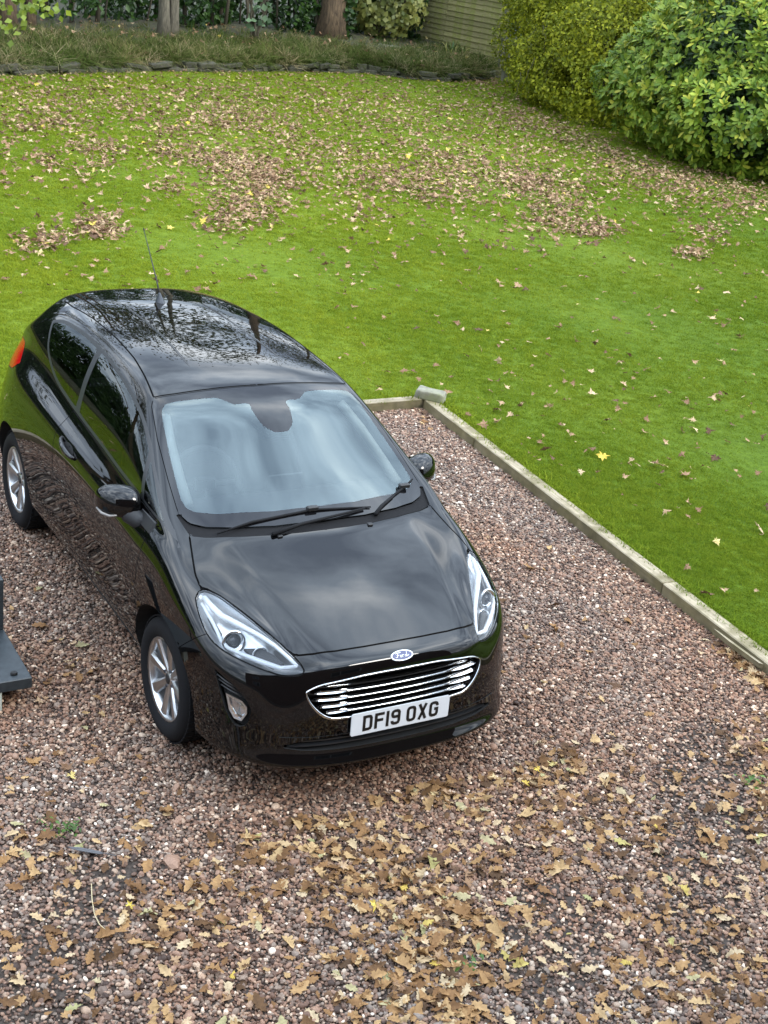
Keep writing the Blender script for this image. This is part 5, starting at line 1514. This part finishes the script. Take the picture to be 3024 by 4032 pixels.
# --- door handles
for s in (-1, 1):
    HN = bpy.data.objects.new('door_handle', None); HN.empty_display_size = .05; link(HN, CAR)
    pts, rr = [], []
    for t in np.linspace(0, 1, 11):
        y = 1.565-.245*t; z = .948-.028*t; q = on_side(y, z, s)[0]; lift = .026*math.sin(math.pi*min(1, max(0, t)))**.5
        pts.append((q.x+s*lift, y, z)); rr.append(.011+.006*math.sin(math.pi*t))
    carpart('grip', tube(pts, rr, 10), M_PAINT, HN, smooth=True)
    q = on_side(1.44, .925, s)[0]; qn = on_side(1.44, .925, s)[1]
    v = [(0, 0, 0)]; 
    cup = [(1.44+.085*math.cos(a), .925+.034*math.sin(a)) for a in np.linspace(0, 2*math.pi, 20, endpoint=False)]
    v = [(on_side(y, z, s)[0].x+s*.0015, y, z) for y, z in cup]+[(on_side(1.44, .925, s)[0].x+s*.0012, 1.44, .925)]
    carpart('recess_shade', (v, [(i, (i+1) % 20, 20) for i in range(20)]), M_DARK, HN)  # flat black patch on the skin, painting the shade of the hollow
# --- wipers, washer jet
def wiper(name, arm, blade):
    W = bpy.data.objects.new('wiper', None); W.empty_display_size = .05; link(W, CAR)
    def lift(x, y, d): h = on_top(x, y)[0]; return (x, y, h.z+d)
    carpart('arm', tube([lift(x, y, d) for x, y, d in arm], [.012, .009, .007, .006][:len(arm)], 6), M_COWL, W, smooth=True)
    n = len(blade); P = [lift(x, y, d) for x, y, d in blade]
    carpart('blade', tube(P, [.004]+[.007]*(n-2)+[.004], 6), M_COWL, W, smooth=True)
    c_ = P[n//2]; carpart('connector', box(c_[0]-.03, c_[0]+.03, c_[1]-.014, c_[1]+.014, c_[2]-.002, c_[2]+.020, .004), M_TRIM, W)
wiper('w', [(-.285, .040, .010), (-.12, .062, .018), (.10, .086, .018), (.26, .115, .014)], [(-.545, .110, .008), (-.36, .126, .010), (-.03, .134, .011), (.30, .126, .009)])
wiper('w', [(.305, .080, .010), (.36, .120, .018), (.47, .185, .018)], [(.345, .115, .009), (.47, .190, .012), (.56, .242, .012), (.645, .300, .009)])
for x in (-.25, .25): 
    h = on_top(x, .03)[0]; carpart('washer_jet', box(x-.014, x+.014, .02, .045, h.z-.004, h.z+.008, .003), M_TRIM)
# --- aerial
ab = on_top(0, 2.33)[0]
AE = bpy.data.objects.new('aerial', None); AE.empty_display_size = .05; link(AE, CAR)
secs = []
for (t, w, l0, l1) in ((0, .026, -.065, .050), (.012, .022, -.055, .046), (.030, .013, -.030, .042), (.048, .007, -.006, .034), (.056, .004, .004, .026)):
    secs.append([(w*math.sin(a)*(1 if abs(math.sin(a)) > .01 else 0), 2.33+(l0+l1)/2-(l1-l0)/2*math.cos(a), ab.z-.004+t) for a in np.linspace(0, 2*math.pi, 14, endpoint=False)])
v = [p for q in secs for p in q]; f = [(i*14+j, i*14+(j+1) % 14, (i+1)*14+(j+1) % 14, (i+1)*14+j) for i in range(4) for j in range(14)]+[tuple(range(56, 70))]
carpart('base', (v, f), plain('aerial_base', (.03, .034, .042), .4), AE, smooth=True)
carpart('rod', tube([(0, 2.345, ab.z+.04), (0, 2.40, ab.z+.11), (0, 2.652, 1.825)], [.006, .0042, .0022], 7), M_TRIM, AE, smooth=True)
carpart('tip', tube([(0, 2.650, 1.822), (0, 2.656, 1.834)], .0035, 7), M_TRIM, AE)
# --- cabin
CB = bpy.data.objects.new('cabin', None); CB.empty_display_size = .1; link(CB, CAR)
def cab(name, vf, mat, smooth=False): return carpart(name, vf, mat, CB, smooth)
v, f = [], []
for i, y in enumerate((.17, .26, .40, .52, .60)):
    z = (1.005, 1.02, 1.015, .99, .90)[i]
    for x in np.linspace(-.64, .64, 9): v.append((x, y+.05*(abs(x)/.64)**2, z-.02*(abs(x)/.64)**3))
for i in range(4):
    for j in range(8): f.append((i*9+j, i*9+j+1, (i+1)*9+j+1, (i+1)*9+j))
cab('dashboard', (v, f), M_DASH, True)
cab('screen_display', box(-.10, .10, .50, .515, .98, 1.085, .006), plain('display_black', (.01, .01, .012), .15))
th = [(-.36+.185*math.cos(a), .70+.185*math.sin(a)*.42, .985+.185*math.sin(a)*.91) for a in np.linspace(0, 2*math.pi, 29)]
cab('steering_wheel', merge(tube(th, .016, 8, False), box(-.42, -.30, .68, .72, .95, 1.02, .01), tube([(-.53, .70, .985), (-.19, .70, .985)], .012, 6), tube([(-.36, .70, .985), (-.36, .62, .82)], .012, 6)), M_DASH, True)
for s in (-1, 1):
    xc = s*.36
    V, F = np.array(merge(box(xc-.24, xc+.24, 1.28, 1.42, .45, 1.08), )[0]), [tuple(q) for q in box(0, 1, 0, 1, 0, 1)[1]]
    V[4:, 1] += .14; V[4:, 0] = xc+(V[4:, 0]-xc)*.82
    for _ in range(2): V, F, _c = cc(V, F, {})
    cab('seat_back', (V*np.array([1, 1, 1.0])+0, F), M_SEAT, True)
    V, F = np.array(box(xc-.26, xc+.26, .82, 1.42, .32, .56)[0]), [tuple(q) for q in box(0, 1, 0, 1, 0, 1)[1]]
    for _ in range(2): V, F, _c = cc(V, F, {})
    cab('seat_cushion', (V, F), M_SEAT, True)
    V, F = np.array(box(xc-.14, xc+.14, 1.52, 1.62, 1.02, 1.30)[0]), [tuple(q) for q in box(0, 1, 0, 1, 0, 1)[1]]
    for _ in range(2): V, F, _c = cc(V, F, {})
    cab('headrest', (V, F), M_SEAT, True)
    cab('pillar_trim', tube([(s*.590, .36, 1.035), (s*.575, .52, 1.110), (s*.548, .72, 1.205), (s*.510, .90, 1.290)], [.026, .026, .026, .024], 8), M_LINER, True)
V, F = np.array(box(-.60, .60, 2.05, 2.2, .5, 1.05)[0]), box(0, 1, 0, 1, 0, 1)[1]
cab('rear_bench', (V, F), M_SEAT)
lr = (S.L == LAB['roof']); T_ = S.T[lr]; u, inv = np.unique(T_, return_inverse=True)
cab('headlining', (S.V[u]-S.N[u]*.035, inv.reshape(-1, 3)), M_LINER, True)
cab('rear_view_mirror', box(-.10, .10, .66, .685, 1.21, 1.27, .01), M_TRIM)
hs = [(0, .60), (.05, .60), (.085, .64), (.10, .72), (.09, .79)]
cab('tunnel', box(-.7, .7, .35, 2.1, .27, .30), M_DASH)
cab('sensor_housing', box(-.07, .07, .62, .80, 1.24, 1.28, .015), M_TRIM)
# ------------------------------------------------------------------ fallen leaves
def mat_fallen(name, stops):
    m = NT(name); oi = m.n('ShaderNodeObjectInfo'); c = m.ramp(oi.outputs['Random'], stops)
    o = m.coord('Object'); c = m.mix(.6, c, m.ramp(m.noise(o, 3.5, 4), [(.3, (.55, .5, .45)), (.7, (1.25, 1.25, 1.2))]), 'MULTIPLY')
    m.color(c); m.set(Roughness=.72); m.b.inputs['Specular IOR Level'].default_value = .3; m.translucent(.15, c); return m.m
M_OAK = mat_fallen('fallen_oak_leaf', [(0, (.065, .034, .015)), (.28, (.19, .095, .036)), (.58, (.32, .18, .075)), (.84, (.45, .30, .145)), (.95, (.50, .39, .25)), (.988, (.30, .29, .13)), (1, (.55, .38, .07))])
M_SYC = mat_fallen('fallen_sycamore_leaf', [(0, (.10, .055, .030)), (.35, (.23, .13, .072)), (.7, (.37, .235, .135)), (.95, (.56, .41, .26)), (.985, (.58, .48, .19)), (1, (.66, .48, .07))])
def oak_leaf(seed):
    r = random.Random(seed); n = 15
    V, F = [], []
    bend, cup, tw = r.uniform(-.8, .8), r.uniform(-.5, 1.8), r.uniform(-.9, .9)
    for i in range(n):
        t = i/(n-1); w = (.05+.21*math.sin(math.pi*min(1, t*1.02))**.8*(.6+.55*t))*(1-max(0, t-.88)*4)
        lobe = 1+.33*math.sin(t*math.pi*2*3.6-.8); w = max(.012, w*lobe)*(1 if t > .12 else .25)
        x = t-.5
        for s in (-1, 0, 1):
            y = s*w*r.uniform(.88, 1.12); z = cup*y*y*1.6+bend*(x*x-.1)*.7+tw*x*y*1.5+(.0 if s == 0 else r.uniform(-.03, .03))
            V.append((x+abs(s)*.04*math.sin(i*2.3), y, z))
    for i in range(n-1):
        a = 3*i; F += [(a, a+3, a+4, a+1), (a+1, a+4, a+5, a+2)]
    return mesh('oak_leaf', (V, F), M_OAK, smooth=True)
def syc_leaf(seed):
    r = random.Random(seed)
    rad = [.28, .55, .34, .80, .42, .62, .45, 1.0, .45, .62, .42, .80, .34, .55, .28]; ang = np.linspace(-2.75, 2.75, 15)
    c1, c2, ph = r.uniform(.2, 1.2), r.uniform(-.5, .8), r.uniform(0, 6.28)
    def z(x, y): return c1*(x*math.cos(ph)+y*math.sin(ph))**2+c2*(x*y)
    V = [(0, 0, 0)]
    for q, a in zip(rad, ang):
        q *= .5*r.uniform(.85, 1.15); x, y = q*math.cos(a), q*math.sin(a); V.append((x, y, z(x, y)+r.uniform(-.05, .08)))
    for q, a in zip(rad, ang):
        q *= .26; x, y = q*math.cos(a), q*math.sin(a); V.append((x, y, z(x, y)*1.0+r.uniform(-.02, .02)))
    F = []
    for i in range(14): F += [(0, 16+i, 17+i), (16+i, 1+i, 2+i, 17+i)]
    zm = min(v[2] for v in V)
    V = [(a, b, c-zm) for a, b, c in V]
    return mesh('sycamore_leaf', (V, F), M_SYC, smooth=False)
def along(poly, w, n, r):
    p = np.array(poly, float)
    if len(p) == 1: return p[0]+r.normal(0, w, (n, 2))
    s = np.r_[0, np.cumsum(np.linalg.norm(np.diff(p, axis=0), axis=1))]; t = r.uniform(0, s[-1], n)
    return np.c_[np.interp(t, s, p[:, 0]), np.interp(t, s, p[:, 1])]+r.normal(0, w*.55, (n, 2))*np.array([1.3, .8])
def lawn_leaves():
    r = np.random.default_rng(21)
    C = [([(60, 500), (200, 470), (330, 500)], 40, 110), ([(560, 510), (760, 500), (960, 460)], 40, 180), ([(270, 575), (480, 600)], 22, 80), ([(610, 592), (800, 620), (950, 650), (1100, 695)], 36, 380),
         ([(800, 460), (1000, 490), (1200, 560), (1400, 680), (1500, 720)], 70, 620), ([(860, 670), (1000, 700), (1200, 735)], 55, 260), ([(830, 745), (950, 770), (1080, 800), (950, 865), (800, 872)], 48, 330),
         ([(170, 620), (215, 665)], 22, 40), ([(330, 660), (440, 640)], 25, 30), ([(330, 880), (430, 925)], 32, 90), ([(240, 930), (90, 985)], 36, 80), ([(400, 860), (450, 870)], 30, 30), ([(640, 740), (700, 760)], 28, 30),
         ([(0, 360), (800, 350), (1700, 360), (2100, 430)], 60, 900), ([(0, 430), (800, 420), (1700, 440), (2250, 520)], 45, 620), ([(1500, 700), (1700, 740), (1900, 755)], 55, 380), ([(1640, 620), (1800, 650), (2000, 690), (2150, 725)], 45, 380),
         ([(2000, 720), (2130, 750), (2300, 805)], 45, 320), ([(2080, 850), (2250, 890), (2420, 912)], 36, 230), ([(2400, 700), (2700, 760), (2950, 800)], 55, 360), ([(2660, 1000), (2780, 1000)], 16, 45), ([(2700, 880), (2850, 950)], 36, 60),
         ([(1950, 560), (2200, 600), (2450, 655), (2800, 725)], 55, 420), ([(2900, 780), (3010, 840)], 45, 90), ([(1700, 900), (2200, 930)], 60, 60), ([(1850, 330), (1960, 330)], 25, 90), ([(1450, 500), (1900, 560)], 70, 320), ([(1350, 800), (1500, 860)], 50, 60), ([(1980, 440), (2150, 500), (2330, 570), (2450, 630)], 30, 330), ([(2450, 640), (2700, 700), (3000, 760)], 25, 150)]
    U = [along(p, w*1.9, int(n*2.3), r) for p, w, n in C]
    U.append(np.c_[r.uniform(-40, 1600, 420), r.uniform(540, 1180, 420)]); U.append(np.c_[r.uniform(1300, 3060, 420), r.uniform(850, 1900, 420)]); U.append(np.c_[r.uniform(1700, 3060, 130), r.uniform(1500, 2600, 130)])
    U.append(np.c_[r.uniform(-40, 3060, 2600), 290+460*r.random(2600)**1.2]); U.append(np.c_[r.uniform(-40, 2300, 1300), r.uniform(285, 520, 1300)])
    U = np.vstack(U)
    G = ground(U[:, 0], U[:, 1], ZL)
    wy = np.interp(G[:, 0], WP[:, 0], WP[:, 1])
    ok = (G[:, 1] < wy-.08) & ((G[:, 1] > 3.98) | (G[:, 0] > e_out(G[:, 1])+.05)) & (U[:, 1] > 250)
    G = G[ok]
    X = np.vstack([np.c_[r.uniform(-14, 4, 1500), r.uniform(8, 22, 1500)], np.c_[r.uniform(13, 25, 500), r.uniform(-2, 14, 500)], np.c_[r.uniform(-12, 3, 120), r.uniform(4, 9, 120)]]); qx = topx(np.c_[X, np.full(len(X), ZL)]); ex = ((qx[:, 0] < -60) | (qx[:, 0] > 3080)) & (X[:, 1] < np.interp(X[:, 0], WP[:, 0], WP[:, 1])-.1)
    G = np.vstack([G, np.c_[X[ex], np.full(ex.sum(), ZL)]]); n = len(G)
    d = np.linalg.norm(G-CAML, axis=1)
    qg = topx(G); d = np.where((qg[:, 0] < 0) | (qg[:, 0] > 3024), 1e3, d)
    s = np.clip(r.lognormal(math.log(.104), .28, n), .05, .17)*np.where(d < 15, .85, 1.0)
    small = r.random(n) < .25; s[small] *= .55
    protos = [syc_leaf(100+k) for k in range(10)]
    pick = r.integers(0, 10, n); rot = np.c_[r.normal(0, .38, n), r.normal(0, .38, n), r.uniform(0, 6.28, n)]
    flip = r.random(n) < .35; rot[flip, 0] += math.pi
    z = np.where(flip, .042, .024)+ZL+r.uniform(0, .012, n)
    big = np.argsort(-(s/d))[:300]; rest = np.setdiff1d(np.arange(n), big)
    for i in big:
        o = inst('fallen_leaf', protos[pick[i]], None, (G[i, 0], G[i, 1], z[i]), tuple(rot[i]), (s[i],)*3)
        tag(o, 'curled brown sycamore leaf lying on the mown lawn', 'leaf', 'fallen sycamore leaves on the lawn')
    nb = 420; sb = r.uniform(_ws[2], _ws[12], nb); db = r.uniform(.1, 3.2, nb)
    PB = np.array([[*(wall_at(a)+BD*b), bank_z(b)+r.uniform(.03, .16)] for a, b in zip(sb, db)])
    o = scatter('fallen_leaves', np.r_[np.c_[G[rest, :2], z[rest]], PB], np.r_[rot[rest], np.c_[r.normal(0, .5, (nb, 2)), r.uniform(0, 6.28, nb)]], np.repeat(np.r_[s[rest], r.uniform(.08, .18, nb)][:, None], 3, 1), np.r_[pick[rest], r.integers(0, 10, nb)], protos)
    tag(o, 'carpet of fallen brown leaves drifted across the far lawn', 'leaves', kind='stuff')
lawn_leaves()
def drive_leaves():
    r = np.random.default_rng(33)
    C = [([(1150, 3350), (1350, 3300), (1480, 3500)], 110, 130), ([(1000, 3500), (850, 3550), (600, 3650)], 80, 60), ([(1500, 3450), (1700, 3550), (1850, 3650), (1650, 3750)], 110, 230), ([(1500, 3850), (1650, 3950), (1900, 3900)], 100, 120),
         ([(1500, 3010), (1800, 2990), (2000, 3020), (2250, 3000)], 70, 170), ([(1450, 3080), (1700, 3120), (1900, 3160)], 55, 90), ([(2200, 3100), (2450, 3150), (2700, 3300)], 120, 90), ([(2650, 3550), (2800, 3600)], 100, 45), ([(2000, 3250), (2300, 3350)], 120, 50),
         ([(2850, 2510), (2950, 2600), (3020, 2690)], 32, 190), ([(2960, 2850), (3020, 3100), (2980, 3250)], 60, 110), ([(2900, 3800), (2500, 3900)], 120, 60), ([(1680, 1640)], 14, 9), ([(300, 2600)], 40, 10), ([(900, 3300), (1300, 3200)], 100, 30)]
    U = [along(p, w*2.0 if w > 50 else w*1.2, int(n*1.25), r) for p, w, n in C]
    U.append(np.c_[r.uniform(-60, 3080, 700), r.uniform(2950, 4150, 700)]); U.append(np.c_[r.uniform(0, 620, 36), r.uniform(2250, 3000, 36)]); U.append(np.c_[r.uniform(1900, 2850, 46), r.uniform(2050, 2950, 46)])
    U = np.vstack(U); G = ground(U[:, 0], U[:, 1], .03)
    ok = (G[:, 0] < e_in(G[:, 1])-.03) & (G[:, 1] < 3.80) & ~((np.abs(G[:, 0]) < .9) & (G[:, 1] > -.86) & (G[:, 1] < 3.2)); G = G[ok]; n = len(G); d = np.linalg.norm(G-CAML, axis=1)
    s = np.clip(r.lognormal(math.log(.058), .32, n), .026, .10)
    protos = [oak_leaf(300+k) for k in range(12)]; pick = r.integers(0, 12, n); rot = np.c_[r.normal(0, .25, n), r.normal(0, .25, n), r.uniform(0, 6.28, n)]
    flip = r.random(n) < .4; rot[flip, 0] += math.pi
    z = .013+r.uniform(0, .016, n)
    big = np.argsort(-(s/d))[:300]; rest = np.setdiff1d(np.arange(n), big)
    for i in big:
        o = inst('oak_leaf', protos[pick[i]], None, (G[i, 0], G[i, 1], z[i]), tuple(rot[i]), (s[i], s[i]*.95, s[i]))
        tag(o, 'dry tan oak leaf lying on the gravel in front of the car', 'leaf', 'fallen oak leaves on the gravel')
    sy = r.random(len(rest)) < .14; pk = np.where(sy, 12+r.integers(0, 4, len(rest)), pick[rest]); sr_ = np.where(sy, s[rest]*1.25, s[rest])
    o = scatter('oak_leaves', np.c_[G[rest, :2], z[rest]], rot[rest], np.repeat(sr_[:, None], 3, 1), pk, protos+[syc_leaf(400+k) for k in range(4)])
    tag(o, 'scatter of small dry brown leaves over the gravel and against the edging', 'leaves', kind='stuff')
drive_leaves()

# odd bits on the gravel
g = ground(345, 3350, .03); fe = obj('feather', merge(prism([(-.07, 0), (-.05, .012), (.04, .014), (.085, .002), (.04, -.012), (-.05, -.010)], .003), tube([(-.12, -.003, .0), (-.07, 0, .003), (.08, .001, .003)], .0016, 5)), plain('grey_feather', (.09, .09, .095), .8))
fe.location = g; fe.rotation_euler = (R(8), R(-6), R(150)); tag(fe, 'small dark grey feather lying on the gravel at the lower left', 'feather')
pts = [ground(u, v, .022) for u, v in ((360, 3480), (362, 3540), (372, 3600), (392, 3640), (420, 3665))]
tag(obj('straw', tube([tuple(p) for p in pts], .0022, 5), plain('dry_straw', (.45, .37, .22), .8)), 'thin curved dry stalk lying on the gravel at the lower left', 'stalk')
m_weed = mat_leaf('weed_leaf', [(0, (.05, .11, .02)), (1, (.12, .22, .04))], island=True)
for (u, v, nn, sz, lab) in ((265, 3275, 40, .028, 'small tuft of green weed sprouting from the gravel at the left edge'), (190, 3245, 14, .022, 'tiny flat green weed beside the tuft in the gravel'), (2960, 3085, 26, .035, 'pale green weed in the gravel at the right edge'), (1860, 3800, 16, .03, 'little green weed among oak leaves at the bottom')):
    g = ground(u, v, .012); p = np.c_[rng.normal(0, .03, nn), rng.normal(0, .03, nn), rng.uniform(.004, .03, nn)]
    V, F = leaf_cloud(p, rng.uniform(.6, 1.2, nn)*sz, np.tile([0, -.2, 1.], (nn, 1)), .5, .7)
    o = bpy.data.objects.new('weed', mesh_np('weed', V, F, m_weed)); link(o); o.location = g; tag(o, lab, 'weed')

# ------------------------------------------------------------------ corner of a low dark platform at the left edge
M_SLATE = NT('slate_grey_paint'); M_SLATE.color(M_SLATE.ramp(M_SLATE.noise(M_SLATE.coord('Object'), 30, 5), [(.35, (.014, .019, .023)), (.7, (.026, .034, .039))])); M_SLATE.set(Roughness=.42); M_SLATE = M_SLATE.m
pf = thing('platform', 'corner of a low dark grey painted platform at the left edge', 'platform', (-1.327, .428, 0))
obj('top_board', box(-1.5, 0, 0, .50, .110, .170, .004), M_SLATE, pf)
obj('leg', box(-1.45, -1.30, .008, .11, -.01, .109, .004), plain('pale_concrete', (.40, .43, .38), .9), pf)
obj('upright', box(-1.5, -1.43, .503, .56, .0, .46, .004), M_SLATE, pf)
obj('leg', box(-.30, -.145, .008, .11, -.01, .109, .004), plain('pale_green_concrete', (.40, .43, .38), .9), pf)
obj('upright', box(-.075, -.002, .503, .56, .0, .46, .004), M_SLATE, pf)
bo = obj('bolt', lathe([(0, .012), (.010, .012), (.012, .006), (.012, 0)], 14, 'Z'), plain('dark_steel', (.02, .02, .02), .4, .6), pf, loc=(-.075, .055, .1705))
bo.scale = (1.5, 1.3, 1)
